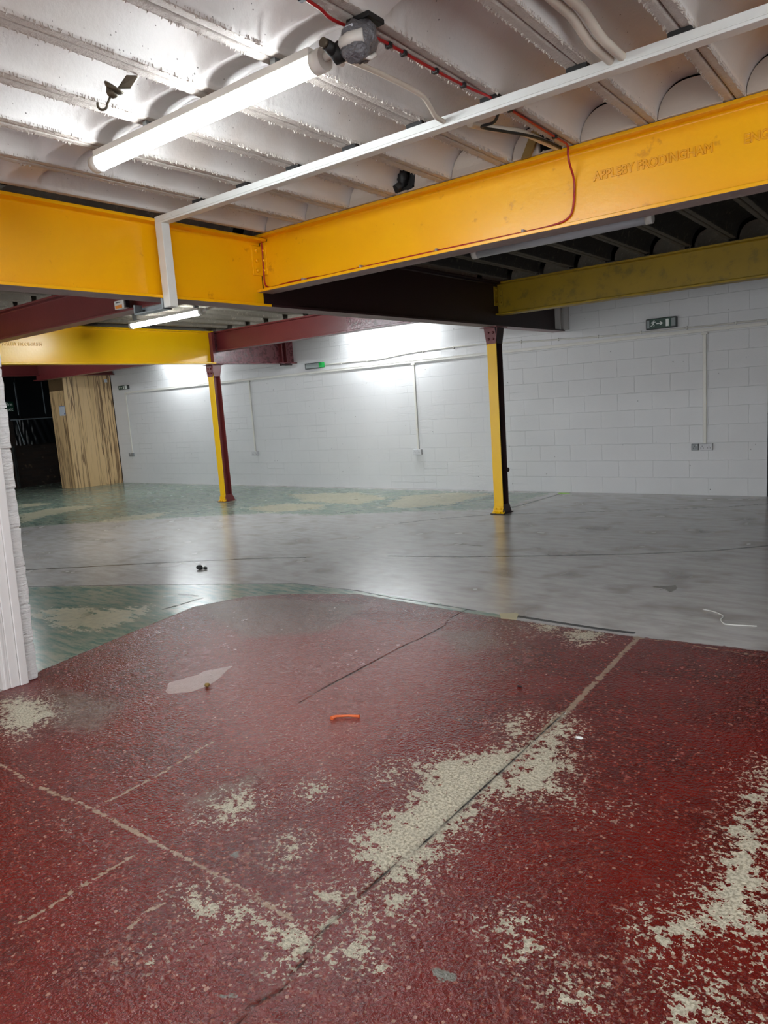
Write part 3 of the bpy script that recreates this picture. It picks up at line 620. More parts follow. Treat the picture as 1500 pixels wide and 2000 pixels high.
# ------------------------------------------------------------------ ribbed ceilings
PITCH, X0, HW, Z0 = .4487, -4.055, .052, 3.04
def xsamples(xa, xb):
    k0 = math.floor((xa-X0)/PITCH)-1; k1 = math.ceil((xb-X0)/PITCH)+1; out = []
    for k in range(k0, k1+1):
        c = X0+k*PITCH
        for t in (-HW, -HW*.8, -.02, -.006, -.005, .005, .006, .02, HW*.8, HW): out.append(c+t)
        L = PITCH/2-HW
        for q in np.sin(np.linspace(-math.pi/2, math.pi/2, 21))[1:-1]: out.append(c+PITCH/2+q*L)
    return np.array(sorted(set([xa, xb]+[x for x in out if xa < x < xb])))
def ceiling(name, xa, xb, ya, yb, diaph, D, d2, mats, rough=.003, ny=70, open_ends=True):
    xs = xsamples(xa, xb); ys = set(np.linspace(ya, yb, ny))
    for y0, y1 in diaph:
        for q in np.linspace(-.02, .3, 17): ys.add(y0-q); ys.add(y1+q)
    ys = np.array(sorted(y for y in ys if ya <= y <= yb))
    X, Y = np.meshgrid(xs, ys)
    rel = (X-X0) % PITCH; t = np.minimum(rel, PITCH-rel); sg = np.where(rel < PITCH/2, rel, PITCH-rel)
    u = np.clip(np.abs((rel-PITCH/2)/(PITCH/2-HW)), 0, 1)
    arch = (1-u**2.6)**(1/2.1)
    m = np.ones_like(X)
    for y0, y1 in diaph:
        dist = np.where(Y < (y0+y1)/2, y0-Y, Y-y1)-.03*u**3
        v = np.clip(dist/.17, 0, 1); mm = (1-(1-v)**2.6)**(1/2.0); mm = np.where(dist <= 0, 0, mm); m = np.minimum(m, mm)
    Z = Z0+arch*(d2+(D-d2)*m)+np.where(t < .0055, .014, 0)
    edge = np.exp(-((t-HW)/.018)**2); Z += (rng.random(X.shape)-.5)*2*rough*edge
    Xj = X+(rng.random(X.shape)-.5)*2*rough*1.3*edge
    Xj[:, 0] = xa; Xj[:, -1] = xb
    nx_, ny_ = len(xs), len(ys); mb = MB()
    idx = np.arange(nx_*ny_).reshape(ny_, nx_)
    vsl = list(zip(Xj.ravel().tolist(), Y.ravel().tolist(), Z.ravel().tolist()))
    xm = (xs[:-1]+xs[1:])/2; rm = (xm-X0) % PITCH; tm = np.minimum(rm, PITCH-rm)
    cls = [2 if q < .0054 else (1 if q < HW-.001 else 0) for q in tm]
    fsl, mil = [], []
    for j in range(ny_-1):
        for i in range(nx_-1):
            fsl.append((int(idx[j, i]), int(idx[j, i+1]), int(idx[j+1, i+1]), int(idx[j+1, i]))); mil.append(cls[i])
    mb.add(vsl, fsl, mil, True)
    # ragged paint burrs along the rib edges
    if rough < .002:
        k0 = math.ceil((xa-X0)/PITCH); k1 = math.floor((xb-X0)/PITCH)
        for k in range(k0, k1+1):
            for s in (-1, 1):
                y = ya+.02
                while y < yb-.02:
                    inD = any(y0-.05 < y < y1+.05 for y0, y1 in diaph)
                    x = X0+k*PITCH+s*(HW-.006); l = abs(random.gauss(0, .0055))+.002; w = random.uniform(.003, .009)
                    if not inD and random.random() < .8:
                        tip = (x+s*random.uniform(.0, .012), y+random.uniform(-.008, .008), Z0-l)
                        mb.add([(x-s*.006, y-w, Z0+.002), (x-s*.006, y+w, Z0+.002), (x+s*.01, y, Z0+.012), tip], [(0, 1, 3), (1, 2, 3), (2, 0, 3)], 1)
                    y += random.uniform(.006, .02)
    me = bpy.data.meshes.new(name); me.from_pydata(mb.v, [], mb.f)
    for q in mats: me.materials.append(M[q])
    me.polygons.foreach_set('material_index', mb.mi); me.polygons.foreach_set('use_smooth', mb.sm)
    o = bpy.data.objects.new(name, me); COL.objects.link(o)
    return struct(o)
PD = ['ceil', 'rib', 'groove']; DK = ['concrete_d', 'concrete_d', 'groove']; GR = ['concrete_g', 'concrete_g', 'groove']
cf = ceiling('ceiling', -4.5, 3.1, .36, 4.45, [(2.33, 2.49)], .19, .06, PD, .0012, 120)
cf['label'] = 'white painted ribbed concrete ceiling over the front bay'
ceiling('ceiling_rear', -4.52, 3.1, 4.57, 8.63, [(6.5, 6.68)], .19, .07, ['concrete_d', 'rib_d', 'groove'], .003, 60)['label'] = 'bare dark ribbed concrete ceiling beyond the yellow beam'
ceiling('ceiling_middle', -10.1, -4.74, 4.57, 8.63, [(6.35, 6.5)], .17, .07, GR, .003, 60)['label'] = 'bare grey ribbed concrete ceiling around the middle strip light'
ceiling('ceiling_left', -10.1, -4.74, .36, 4.45, [(2.28, 2.46)], .17, .07, GR, .003, 40)
ceiling('ceiling_far', -16.4, -10.34, 4.57, 8.63, [(6.35, 6.5)], .17, .07, GR, .003, 30)
ceiling('ceiling_back', -16.4, 3.1, 8.75, 10.6, [], .17, .07, GR, .003, 16)
ceiling('ceiling_front', -4.52, 3.1, -2.7, .24, [(-1.9, -1.72)], .19, .075, PD, .003, 30)
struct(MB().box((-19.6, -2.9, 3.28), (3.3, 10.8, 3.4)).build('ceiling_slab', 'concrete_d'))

# plaster infills closing the troughs above the lettered beam
def infill(k, cut=None):
    c = X0+(k+.5)*PITCH; L = PITCH/2-HW; pts = []
    for q in np.linspace(-1, 1, 25):
        u = abs(q)*.985; z = Z0-.002+(.166)*(1-u**2.6)**(1/2.1)+.012
        x = c+q*L*.965
        if cut and cut[0] < q < cut[1]: z = min(z, Z0+.004+cut[2]+random.uniform(0, .012))
        pts.append((x, z))
    mb = MB(); poly = [(c-L*.965, 4.405, Z0-.002)]+[(x, 4.405+.03*min(1, (z-Z0+.03)/.18), z) for x, z in pts]+[(c+L*.965, 4.405, Z0-.002)]
    mb.prism(poly, (0, .03, 0))
    return mb.build('plaster_infill', 'plaster', cf, .004)
for k in range(-1, 8):
    if k == 2: infill(k, (-1.1, -.15, .0))
    elif k == 4: infill(k, (.0, 1.1, .0))
    else: infill(k)

# dark rubble and pipe stubs in the broken infills
r = MB().tube([(-3.09, 4.37, 3.06), (-3.07, 4.44, 3.11), (-3.05, 4.6, 3.12)], .028, 12).box((-3.1, 4.42, 3.04), (-2.98, 4.46, 3.075)).ball((-3.06, 4.42, 3.14), (.04, .03, .05), jitter=.25).box((-3.12, 4.455, 3.04), (-2.9, 4.46, 3.16))
tag(r.build('pipe_stub', 'black'), 'broken black pipe stub in a hole above the yellow beam, left of the middle', 'pipe')
r = MB().tube(smooth_path([(-2.05, 3.62, 3.03), (-2.06, 3.75, 3.05), (-1.99, 3.85, 3.04), (-1.94, 4.02, 3.05), (-1.92, 4.25, 3.05), (-1.9, 4.5, 3.05)]), .018, 10)
tag(r.build('conduit_stub', 'conduit'), 'cream conduit end bending into the broken plaster hole beside the red cable', 'conduit')
r = MB().tube(smooth_path([(-1.8, 3.5, 3.02), (-1.9, 3.62, 3.0), (-2.0, 3.66, 3.01), (-1.97, 3.82, 3.02), (-1.9, 4.0, 3.02), (-1.88, 4.2, 3.03), (-1.88, 4.44, 3.04)]), .008, 8)
tag(r.build('black_cable', 'black'), 'short black cable tied along the cream conduit end near the red cable', 'cable')
r = MB().prism([(-2.12, 4.36, 3.02), (-2.05, 4.4, 3.2), (-1.99, 4.4, 3.19), (-2.06, 4.36, 3.02)], (0, .02, 0))
tag(r.build('plaster_fragment', 'stone'), 'loose brown plaster fragment in the broken hole beside the cream conduit', 'plaster')

# ------------------------------------------------------------------ strip lights
def strip_light(x0, x1, y, z, mat, label, group=None, r=.042, gland=True):
    t = empty('ceiling_light', ((x0+x1)/2, y, z), label, 'light', group)
    seg = 24; vs = []; fs = []
    mb = MB(); mb.tube([(x0+.05, y, z), (x1-.05, y, z)], r, 24); mb.build('diffuser', mat, t)
    # spine
    MB().box((x0+.05, y-.041, z+.016), (x1-.05, y+.041, z+r+.008)).build('spine', 'white_pl', t, .003)
    for a, b in ((x0, x0+.055), (x1-.055, x1)):
        MB().tube([(a, y, z), (b, y, z)], r*1.07, 24).build('end_cap', 'white_pl', t)
    if gland: MB().tube([(x1, y, z+.005), (x1+.09, y, z+.02)], .016, 12).build('cable_gland', 'white_pl', t)
    for q in (.2, .8):
        x = x0+(x1-x0)*q
        kx = X0+round((x-X0)/PITCH)*PITCH
        MB().box((kx-.015, y-.03, z+r), (kx+.015, y+.03, Z0)).build('mounting_clip', 'galv', t, .002)
    return t
strip_light(-3.66, -2.0, 2.4, 2.963, 'tube_front', 'large bright strip light on the white ribbed ceiling beside the taped junction box')
strip_light(-9.1, -7.52, 6.22, 2.895, 'tube_mid', 'small bright strip light on the grey ceiling above the shiny yellow beam')
strip_light(-3.5, -1.86, 6.13, 2.89, 'tube_off', 'unlit grey strip light on the dark ceiling just below the lettered yellow beam', gland=False)
strip_light(-8.65, -7.0, 10.1, 2.93, 'tube_wall', 'strip light behind the flaking maroon beam washing the white wall')
strip_light(-14.3, -12.7, 10.1, 2.93, 'tube_far', 'strip light behind the shiny yellow beam washing the far white wall')
strip_light(-15.0, -13.4, 6.22, 2.9, 'tube_far', 'strip light over the far left bay behind the shiny yellow beam')
strip_light(-3.0, -1.4, -1.8, 2.96, 'fill_tube_back', 'unseen strip light added as fill on the ceiling behind the viewpoint')  # unseen lamp, added to fill the foreground with light
strip_light(.0, 1.6, 2.4, 2.96, 'fill_tube_side', 'unseen strip light added as fill, off to the right of the white trunking')  # added lamp out of view, brightens the right of the front bay
# bracket and wiring box by the small light
o = MB().tube([(-7.44, 6.25, 2.92), (-7.1, 6.42, 2.99)], .012, 10).build('conduit_tail', 'conduit')
tag(o, 'short conduit tail leaving the small strip light', 'conduit')
wb = MB(); wb.tube([(-7.08, 6.44, 2.955), (-7.08, 6.44, 3.035)], [.055, .05], 8)
tag(wb.build('wiring_box', 'grey_diff'), 'small grey wiring box on the ceiling right of the small strip light', 'box')

# ------------------------------------------------------------------ cable trunking frame
t = empty('cable_trunking', (-4.5, 3.42, 2.96), 'white square trunking crossing the ceiling with a drop down the yellow beam', 'trunking')
MB().box((-4.53, 3.395, 2.965), (3.0, 3.462, 3.018)).build('rail', 'trunk_w', t, .003)
MB().box((-4.5, 3.391, 2.978), (3.0, 3.395, 2.984)).build('lid_edge', 'trunk_w', t, .001)
MB().box((-4.528, 3.392, 2.385), (-4.452, 3.462, 2.966)).build('drop', 'trunk_w', t, .003)
for k in range(0, 8):
    x = X0+k*PITCH
    MB().box((x-.05, 3.4, 3.018), (x+.05, 3.455, Z0)).build('packer', 'holes', t, .001)
b = empty('steel_bracket', (-4.72, 3.42, 2.4), 'galvanised steel bracket under the yellow beam at the foot of the white trunking drop', 'bracket')
MB().box((-4.9, 3.39, 2.385), (-4.885, 3.46, 2.452)).box((-4.9, 3.39, 2.378), (-4.53, 3.46, 2.39)).box((-4.545, 3.38, 2.378), (-4.53, 3.46, 2.452)).box((-4.9, 3.455, 2.378), (-4.53, 3.462, 2.43)).build('channel', 'galv', b, .002)
for bx in (-4.86, -4.59):
    q = MB(); rivets(q, [(bx, 3.452, 2.405)], (0, -1, 0), .012, .01); q.build('bolt', 'holes', b)

# junction box bound in grey tape
jb = empty('junction_box', (-1.79, 2.38, 2.98), 'junction box wrapped in crumpled grey tape at the right end of the large strip light', 'junction box')
mb = MB(); mb.ball((-1.8, 2.37, 2.955), (.07, .078, .07), 0, 14, 9, .14); mb.ball((-1.8, 2.345, 2.915), (.06, .05, .045), 0, 12, 8, .14); mb.build('tape_wrap', 'grey_tape', jb)
MB().tube([(-1.855, 2.34, 2.945), (-1.83, 2.315, 2.94), (-1.79, 2.302, 2.938), (-1.745, 2.325, 2.942)], .024, 8).build('white_wrap', 'white_pl', jb)
MB().box((-1.815, 2.3, 2.972), (-1.775, 2.306, 2.984)).build('paper_tag', 'paper', jb)
MB().box((-1.85, 2.36, 3.02), (-1.74, 2.46, 3.04)).build('back_plate', 'black', jb, .004)
MB().tube([(-1.9, 2.33, 2.915), (-1.86, 2.34, 2.93)], [.03, .038], 12).tube([(-1.885, 2.27, 2.94), (-1.885, 2.32, 2.93)], [.02, .026], 12).build('plug', 'black', jb)
MB().tube([(-1.885, 2.255, 2.942), (-1.885, 2.272, 2.94)], .018, 12).build('plug_ring', 'brass', jb)
MB().tube([(-1.75, 2.4, 2.9), (-1.76, 2.38, 2.885), (-1.775, 2.35, 2.888)], .009, 8).build('cable_end', 'white_pl', jb)

# ceiling hook with a disc
hk = empty('ceiling_hook', (-2.85, 2.0, 3.03), 'tarnished ceiling hook with round disc and tab on the white ribbed ceiling', 'hook')
c0 = Vector((-2.86, 1.96, 3.0))
MB().prism([(-2.79, 2.03, 3.04), (-2.76, 2.07, 3.04), (-2.8, 2.05, 2.995), (-2.84, 2.01, 2.995)], (-.01, .012, 0)).build('tab', 'brass', hk, .003)
axd = Vector((-.45, -.25, -.75)).normalized()
cc = Vector((-2.835, 1.995, 2.99))
MB().tube([cc-axd*.006, cc, cc+axd*.012], [.042, .045, .034], 20).build('disc', 'brass', hk)
MB().tube([cc+axd*.01, cc+axd*.03, cc+axd*.04], [.03, .024, .012], 16).build('boss', 'brass', hk)
e = cc+axd*.035; side = rt.copy(); dn = -up
hp = [e, e+axd*.03]
c1 = e+axd*.035+Vector((-.018, -.012, 0))
for a in np.linspace(0, math.pi*1.15, 10):
    hp.append(c1+Vector((.018, .012, 0))*math.cos(a)+Vector((0, 0, -.022))*math.sin(a))
MB().tube(hp, .0055, 8).build('hook', 'brass', hk)

# ------------------------------------------------------------------ red fire cable
ZR = Z0-.007
path = [(-1.835, .4, ZR), (-1.84, 1.5, ZR), (-1.85, 2.15, ZR), (-1.86, 2.3, ZR-.01), (-1.84, 2.56, ZR), (-1.835, 2.96, ZR), (-1.825, 3.2, ZR), (-1.81, 3.3, ZR-.004), (-1.8, 3.38, 3.028), (-1.8, 3.47, 3.028), (-1.81, 3.65, ZR), (-1.815, 4.0, ZR), (-1.815, 4.25, ZR-.002),
        (-1.82, 4.37, 3.03), (-1.83, 4.402, 2.985), (-1.83, 4.42, 2.94), (-1.83, 4.485, 2.85), (-1.84, 4.49, 2.72), (-1.87, 4.49, 2.65), (-1.96, 4.488, 2.622), (-2.16, 4.47, 2.612), (-2.53, 4.45, 2.61), (-2.82, 4.45, 2.61), (-3.16, 4.45, 2.61), (-3.62, 4.46, 2.61),
        (-3.9, 4.48, 2.612), (-4.1, 4.485, 2.622), (-4.33, 4.485, 2.62), (-4.46, 4.482, 2.612), (-4.53, 4.48, 2.615), (-4.575, 4.478, 2.65), (-4.578, 4.478, 2.75), (-4.572, 4.478, 2.93), (-4.575, 4.478, 2.985)]
rc = MB().tube(smooth_path(path, 5), .0065, 8).build('fire_alarm_cable', 'red_cable')
tag(rc, 'thin red cable clipped along a ceiling rib and down the lettered yellow beam', 'cable')
for p, a in [((-1.85, 2.12), 0), ((-1.84, 2.62), 0), ((-1.838, 2.72), 0), ((-1.835, 2.96), 0), ((-1.825, 3.18), 0), ((-1.81, 3.62), 0), ((-1.815, 4.18), 0)]:
    MB().box((p[0]-.014, p[1]-.01, ZR-.012), (p[0]+.014, p[1]+.01, Z0)).build('cable_clip', 'black', rc, .002)
for x in (-2.16, -2.82, -3.5, -4.1):
    MB().box((x-.008, 4.425, 2.585), (x+.008, 4.475, 2.622)).build('cable_clip', 'grime', rc, .002)

# ceiling conduits
o = MB().tube(smooth_path([(-1.93, 2.42, 2.93), (-2.0, 2.5, 3.0), (-2.02, 2.8, 3.03), (-2.02, 3.1, 3.03), (-2.04, 3.22, 3.01), (-2.06, 3.3, 2.99), (-2.07, 3.4, 2.99)]), .012, 10).build('ceiling_conduit', 'conduit')
tag(o, 'thin cream conduit bending from the taped junction box down to the white trunking', 'conduit')
def bent(dx): return smooth_path([(-1.245+dx, .5, 3.08), (-1.245+dx, 2.5, 3.08), (-1.24+dx, 2.95, 3.08), (-1.235+dx, 3.05, 3.075), (-1.225+dx, 3.2, 3.03), (-1.215+dx, 3.28, 3.015), (-1.205+dx, 3.41, 3.005)])
tag(MB().tube(bent(0), .019, 12).build('ceiling_conduit', 'conduit'), 'left one of two thick painted conduits running side by side into the white trunking', 'conduit', 'twin ceiling conduits')
tag(MB().tube(bent(.052), .019, 12).build('ceiling_conduit', 'conduit'), 'right one of two thick painted conduits running side by side into the white trunking', 'conduit', 'twin ceiling conduits')

# beacon on maroon beam
bc = empty('warning_box', (-6.54, 4.42, 2.7), 'small white box with an amber label on the maroon beam at upper left', 'box')
MB().box((-6.63, 4.37, 2.693), (-6.47, 4.43, 2.775)).build('case', 'white_pl', bc, .004)
MB().box((-6.615, 4.368, 2.698), (-6.5, 4.37, 2.73)).build('amber_label', 'amber', bc)
MB().box((-6.6, 4.368, 2.752), (-6.52, 4.37, 2.76)).build('print_line', 'holes', bc)
MB().box((-6.47, 4.38, 2.7), (-6.45, 4.43, 2.77)).build('side_cover', 'holes', bc, .002)

# ------------------------------------------------------------------ wall services
YW = 10.6
rl = empty('wall_trunking', (-9, YW, 2.24), 'long white trunking running level along the white wall below the exit signs', 'trunking')
MB().box((-16.06, YW-.03, 2.225), (-1.79, YW, 2.265)).build('rail', 'white_pl', rl, .004)
MB().box((-16.06, YW-.036, 2.262), (-1.79, YW, 2.27)).build('rail_lip', 'white_pl', rl, .001)
th = MB().tube(smooth_path([(-9.385, YW-.012, 2.37), (-9.2, YW-.012, 2.37), (-8.6, YW-.012, 2.365), (-8.1, YW-.012, 2.36), (-7.5, YW-.012, 2.4), (-7.0, YW-.012, 2.415), (-6, YW-.012, 2.41), (-5, YW-.012, 2.36), (-3.9, YW-.012, 2.315), (-2.6, YW-.012, 2.3), (-1.8, YW-.012, 2.295)], 6), .012, 8).build('wall_cable', 'white_pl')
tag(th, 'thin white cable clipped to the white wall just above the long trunking', 'cable')
for x in np.arange(-8.98, -1.8, .62):
    zc = float(np.interp(x, [-10, -8.1, -7.5, -6, -5, -3.9, -1.8], [2.37, 2.36, 2.4, 2.41, 2.36, 2.315, 2.295]))
    MB().box((x-.008, YW-.028, zc-.022), (x+.008, YW, zc+.022)).build('cable_clip', 'white_pl', th, .002)
def drop(x, z0, r, label, coupler=None):
    t = empty('wall_conduit', (x, YW, z0), label, 'conduit')
    MB().box((x-r, YW-.026, z0), (x+r, YW, 2.224)).build('pipe', 'white_pl', t, .008, 3)
    MB().box((x-r*1.9, YW-.034, 2.19), (x+r*1.9, YW, 2.224)).build('tee_box', 'white_pl', t, .006)
    if coupler: MB().box((x-r*1.25, YW-.03, coupler), (x+r*1.25, YW, coupler+.04)).build('coupler', 'white_pl', t, .006)
drop(-2.55, .722, .024, 'white conduit dropping to the double socket at right end of white wall')
drop(-7.34, .715, .02, 'white conduit dropping to the socket left of the right-hand column', 1.05)
drop(-11.56, .735, .018, 'white conduit dropping to the socket just right of the left column')
drop(-16.04, .76, .018, 'white conduit dropping at the far corner next to the wooden boards')
def socket(x0, x1, z0, z1, gangs, label, mat='socket', sw=True):
    t = empty('wall_socket', ((x0+x1)/2, YW, z0), label, 'socket')
    MB().box((x0, YW-.045, z0), (x1, YW, z1)).build('back_box', mat, t, .004)
    MB().box((x0+.002, YW-.05, z0+.002), (x1-.002, YW-.0452, z1-.002)).build('face_plate', mat, t, .002)
    gw = (x1-x0)/gangs; cz = (z0+z1)/2
    for g in range(gangs):
        cx = x0+gw*(g+.5)
        for dx, dz in ((0, .014), (-.016, -.012), (.016, -.012)):
            MB().box((cx+dx-.004, YW-.0515, cz+dz-.005), (cx+dx+.004, YW-.0501, cz+dz+.005)).build('pin_hole', 'holes', t)
        MB().box((cx-.006+(.03 if g == 0 else -.03), YW-.055, cz+.018), (cx+.006+(.03 if g == 0 else -.03), YW-.0501, cz+.036)).build('rocker_switch', 'socket', t, .001)
socket(-2.72, -2.628, .632, .722, 1, 'single grey metal socket joined to the left of the double socket', 'socket_d')
socket(-2.62, -2.445, .63, .722, 2, 'white double socket under the conduit at right end of white wall')
socket(-7.44, -7.265, .625, .715, 2, 'white double socket low on the wall left of the right-hand column')
socket(-11.65, -11.475, .645, .735, 2, 'white double socket low on the wall just right of the left column')
socket(-16.17, -16.0, .67, .76, 2, 'double socket low on the wall beside the wooden boards', 'socket_d')

def man(mb, cx, cz, s, y):
    def strip(pts, w):
        for a, b in zip(pts[:-1], pts[1:]):
            a = Vector((a[0], a[1])); b = Vector((b[0], b[1])); d = (b-a).normalized(); n = Vector((-d.y, d.x))*w/2
            q = [a+n, b+n, b-n, a-n]; mb.prism([(cx+p.x*s, y, cz+p.y*s) for p in q], (0, -.0015, 0))
    mb.prism([(cx+(.1+.09*math.cos(k*math.pi/6))*s, y, cz+(.42+.09*math.sin(k*math.pi/6))*s) for k in range(12)], (0, -.0015, 0))
    strip([(.05, .32), (-.06, -.02)], .16); strip([(.05, .3), (.22, .2), (.34, .26)], .07); strip([(.02, .3), (-.2, .26), (-.28, .08)], .07)
    strip([(-.04, .0), (.12, -.16), (.05, -.42)], .09); strip([(-.06, .0), (-.16, -.22), (-.4, -.28)], .09)
def arrow(mb, cx, cz, s, y, d=1):
    P = [(-.5, .07), (.1, .07), (.1, .07), (-.05, .26), (.1, .26), (.45, 0), (.1, -.26), (-.05, -.26), (.1, -.07), (-.5, -.07)]
    mb.prism([(cx+d*p[0]*s, y, cz+p[1]*s) for p in [(-.5, .07), (.17, .07), (-.05, .26), (.12, .26), (.5, 0), (.12, -.26), (-.05, -.26), (.17, -.07), (-.5, -.07)]], (0, -.0015, 0))
def exit_sign(x0, x1, z0, z1, label, style):
    t = empty('exit_sign', ((x0+x1)/2, YW, z0), label, 'sign'); yf = YW-.07
    if style == 'side':
        MB().box((x0, yf, z0), (x1, YW, z1)).build('case', 'grey_diff', t, .004)
        MB().box((x1+.001, yf-.006, z0-.004), (x1+.085, YW, z1+.004)).build('green_end', 'green_bright', t, .004)
        MB().box((x0-.01, yf-.004, z1), (x1, YW, z1+.012)).box((x0-.01, yf-.004, z0-.012), (x1, YW, z0)).box((x0-.014, yf-.004, z0-.012), (x0, YW, z1+.012)).build('case_edge', 'sign_dark', t, .002)
        return t
    MB().box((x0, yf, z0), (x1, YW, z1)).build('case', 'sign_dark', t, .01)
    w = x1-x0; h = z1-z0; gx0, gx1 = x0+w*.13, x1-w*.17
    if style == 'small': gx0, gx1 = x0+.015, x1-w*.27; MB().box((gx1+.003, yf-.004, z0+.01), (x1-.01, yf, z1-.01)).build('white_end', 'sign_white', t)
    else: MB().box((gx1+.004, yf-.003, z0+.02), (x1-.012, yf, z1-.02)).box((x0+.012, yf-.003, z0+.02), (gx0-.004, yf, z1-.02)).build('grey_end', 'grey_diff', t)
    p = MB().box((gx0, yf-.004, z0+.008), (gx1, yf, z1-.008)).build('green_panel', 'green_sign', t)
    cz = (z0+z1)/2; gw = gx1-gx0; y = yf-.0042
    mb = MB(); man(mb, gx0+gw*.18, cz, h*.68, y); mb.build('running_man', 'sign_white', p)
    mb = MB(); arrow(mb, gx0+gw*.48, cz, h*.62, y); mb.build('arrow', 'sign_white', p)
    mb = MB().box((gx0+gw*.76, y-.0015, cz-h*.33), (gx0+gw*.9, y, cz+h*.33)); mb.build('door_symbol', 'sign_white', p)
    return t
exit_sign(-3.31, -2.9, 2.33, 2.475, 'green running man exit sign in a dark case at right end of wall', 'full')
exit_sign(-9.85, -9.5, 2.33, 2.415, 'grey exit light with a bright green end below the end of the shiny beam', 'side')
exit_sign(-16.24, -15.86, 2.33, 2.43, 'small green and white exit sign beside the top of the wooden boards', 'small')

# ------------------------------------------------------------------ far left corner
b1 = MB()
p0, p1 = Vector((-16.86, 9.45, 0)), Vector((-16.64, 10.59, 0)); nrm = Vector(((p1-p0).y, -(p1-p0).x, 0)).normalized()*.018
b1.prism([tuple(p0), tuple(p1), tuple(p1-nrm), tuple(p0-nrm)], (0, 0, 2.74))
b1 = b1.build('wooden_board', 'wood', bevel=.002)
tag(b1, 'tall wide wooden board with dark zebra grain standing against the end of the white wall', 'board')
MB().box((-16.668, 10.44, 2.55), (-16.655, 10.52, 2.63)).build('label_sticker', 'paper', b1)
b2 = MB().box((-17.53, 9.44, 0), (-16.865, 9.458, 2.4)).build('wooden_board', 'wood', bevel=.002)
tag(b2, 'narrow wooden board with a white notice taped on it beside the dark recess', 'board')
b3 = MB().box((-17.56, 9.465, 0), (-16.9, 9.483, 2.74)).build('wooden_board', 'wood_d', bevel=.002)
tag(b3, 'dark brown board showing above the narrow board with the white notice', 'board')
pn = empty('paper_notice', (-17.0, 9.435, 1.9), 'white paper notice with blue print taped to the narrow wooden board', 'notice')
MB().box((-17.17, 9.4385, 1.795), (-16.9, 9.4395, 2.03)).build('sheet', 'paper', pn)
MB().box((-17.1, 9.437, 1.806), (-16.99, 9.4384, 1.814)).box((-16.955, 9.437, 1.82), (-16.915, 9.4384, 1.85)).box((-17.16, 9.437, 2.015), (-16.91, 9.4384, 2.026)).build('blue_print', 'blue', pn)
for y0, y1, lb in ((8.6, 9.44, 'leftmost black sheet panel hanging behind the fire exit sign'), (9.47, 10.17, 'middle black sheet panel hanging in the dark recess'), (10.2, 10.58, 'right black sheet panel hanging in the dark recess beside the boards')):
    o = MB().box((-19.25, y0, 1.83), (-19.22, y1, 3.2)).build('black_sheet', 'sheet', bevel=.004); tag(o, lb, 'panel', 'black sheet panels')
    MB().box((-19.222, y1-.012, 1.9), (-19.212, y1+.008, 2.75)).build('edge_glint', 'grey_edge', o)  # pale strip painted in for light slits and reflections at the panel edges
# crumpled plastic curtain
mb = MB(); ny_, nz_ = 60, 14; vs = []; fs = []
for j in range(nz_+1):
    for i in range(ny_+1):
        y = 9.25+1.3*i/ny_; z = 1.12+.66*j/nz_; q = max(0, 1-(y-9.25)/.6)
        vs.append((-19.18+.03*math.sin(i*1.3+j*.35*math.sin(i))*q+.012*math.sin(i*.7+j*.5), y, z+.012*math.sin(i*.9)*(1 if j == 0 else 0)))
for j in range(nz_):
    for i in range(ny_): fs.append((j*(ny_+1)+i, j*(ny_+1)+i+1, (j+1)*(ny_+1)+i+1, (j+1)*(ny_+1)+i))
mb.add(vs, fs, 0, True)
pc = mb.build('plastic_sheet', 'sheet'); tag(pc, 'crumpled shiny black plastic sheet hanging above the dark brick', 'sheet')
MB().box((-19.2, 9.2, 1.775), (-19.15, 10.56, 1.8)).build('top_batten', 'grey_edge', pc, .002)
MB().tube(smooth_path([(-19.13, 9.33, 1.77), (-19.12, 9.36, 1.5), (-19.12, 9.4, 1.3), (-19.12, 9.43, 1.12)]), [.012]*19, 6).build('torn_edge', 'grey_edge', pc)
o = MB().box((-19.2, 9.13, 0), (-19.16, 9.16, 1.12)).box((-19.2, 9.19, 0), (-19.17, 9.2, 1.12)).build('steel_post', 'sign_dark', bevel=.002); tag(o, 'thin dark steel post standing at the left of the dark brick', 'post')
fe = empty('fire_exit_sign', (-19.1, 9.05, 2.02), 'dark green fire exit sign partly hidden behind the white block pier', 'sign')
MB().box((-19.14, 8.78, 2.01), (-19.12, 9.3, 2.26)).build('panel', 'green_sign', fe, .002)
text('lettering', 'Fire\nexit', .125, (-19.118, 9.27, 2.15), (math.pi/2, 0, math.pi/2), 'sign_white', fe, .001, align='RIGHT')

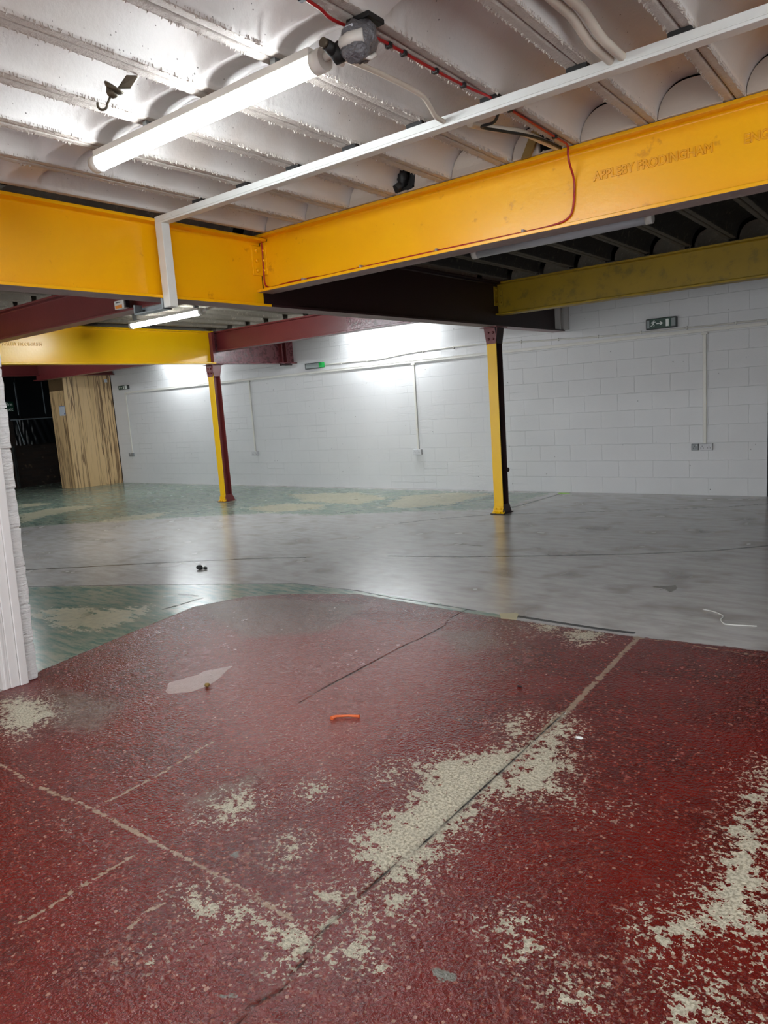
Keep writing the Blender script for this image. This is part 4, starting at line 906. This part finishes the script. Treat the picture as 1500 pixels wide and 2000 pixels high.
# ------------------------------------------------------------------ bits on the floor
o = MB().tube([(-2.43, 2.57, .008), (-2.425, 2.6, .008), (-2.37, 2.637, .009), (-2.315, 2.66, .008)], [.012, .007, .006, .008], 8).build('orange_strip', 'orange')
tag(o, 'scrap of orange plastic strip lying on the red floor', 'scrap')
o = MB().tube(smooth_path([(-1.268, 5.207, .004), (-1.187, 5.177, .004), (-1.116, 5.106, .004), (-1.11, 5.02, .004), (-1.08, 4.95, .004), (-1.038, 4.934, .004), (-.884, 4.971, .004)], 6), .004, 6).build('string', 'string')
tag(o, 'wavy length of white string lying on the grey floor', 'string')
o = MB().ball((-6.08, 4.64, .022), (.045, .03, .022), 0, 9, 6, .25).ball((-6.02, 4.66, .015), (.03, .02, .015), 0, 8, 5, .2).build('black_scrap', 'black')
tag(o, 'small crumpled black scrap lying on the shiny grey floor', 'scrap')
o = MB().prism([(-2.512, 4.54, .0005), (-2.45, 4.44, .0005), (-2.34, 4.465, .0005), (-2.385, 4.59, .0005), (-2.42, 4.6, .0005)], (0, 0, .003)).build('tape_patch', 'tape_b')
tag(o, 'beige tape patch stuck across the edge of the red and grey floors', 'tape')
o = MB().prism([(-4.68+.1+.1*math.cos(k*math.pi/8), 10.48+.035*math.sin(k*math.pi/8), .0005) for k in range(16)], (0, 0, .003)).build('floor_sticker', 'lime')
tag(o, 'lime green sticker on the floor at the foot of the white wall', 'sticker')
o = MB().ball((-3.395, 2.55, .012), (.018, .016, .012), 0, 8, 6, .15).build('pebble', 'stone'); tag(o, 'tiny brown pebble beside the pale patch on the red floor', 'pebble')
o = MB().box((-1.79, 3.39, 0), (-1.765, 3.4, .008)).build('black_chip', 'black', bevel=.002); tag(o, 'tiny black chip on the red floor', 'chip')
o = MB().ball((-1.266, 2.98, .006), (.02, .012, .006), 0, 7, 5, .25).build('paint_chip', 'sign_white'); tag(o, 'tiny white chip on the red floor right of the seam', 'chip')

# ------------------------------------------------------------------ world and look
w = bpy.data.worlds.new('world'); S.world = w; w.use_nodes = True
w.node_tree.nodes['Background'].inputs[0].default_value = (.92, .96, 1.0, 1); w.node_tree.nodes['Background'].inputs[1].default_value = 2.5
S.view_settings.view_transform = 'Standard'; S.view_settings.look = 'None'; S.view_settings.exposure = 0.2
S.cycles.use_denoising = True; S.cycles.max_bounces = 6; S.cycles.diffuse_bounces = 4; S.cycles.glossy_bounces = 3; S.cycles.caustics_reflective = False; S.cycles.caustics_refractive = False
S.cycles.use_adaptive_sampling = True; S.cycles.adaptive_threshold = .12; S.cycles.adaptive_min_samples = 16; S.cycles.use_light_tree = False; S.cycles.sample_clamp_indirect = 6
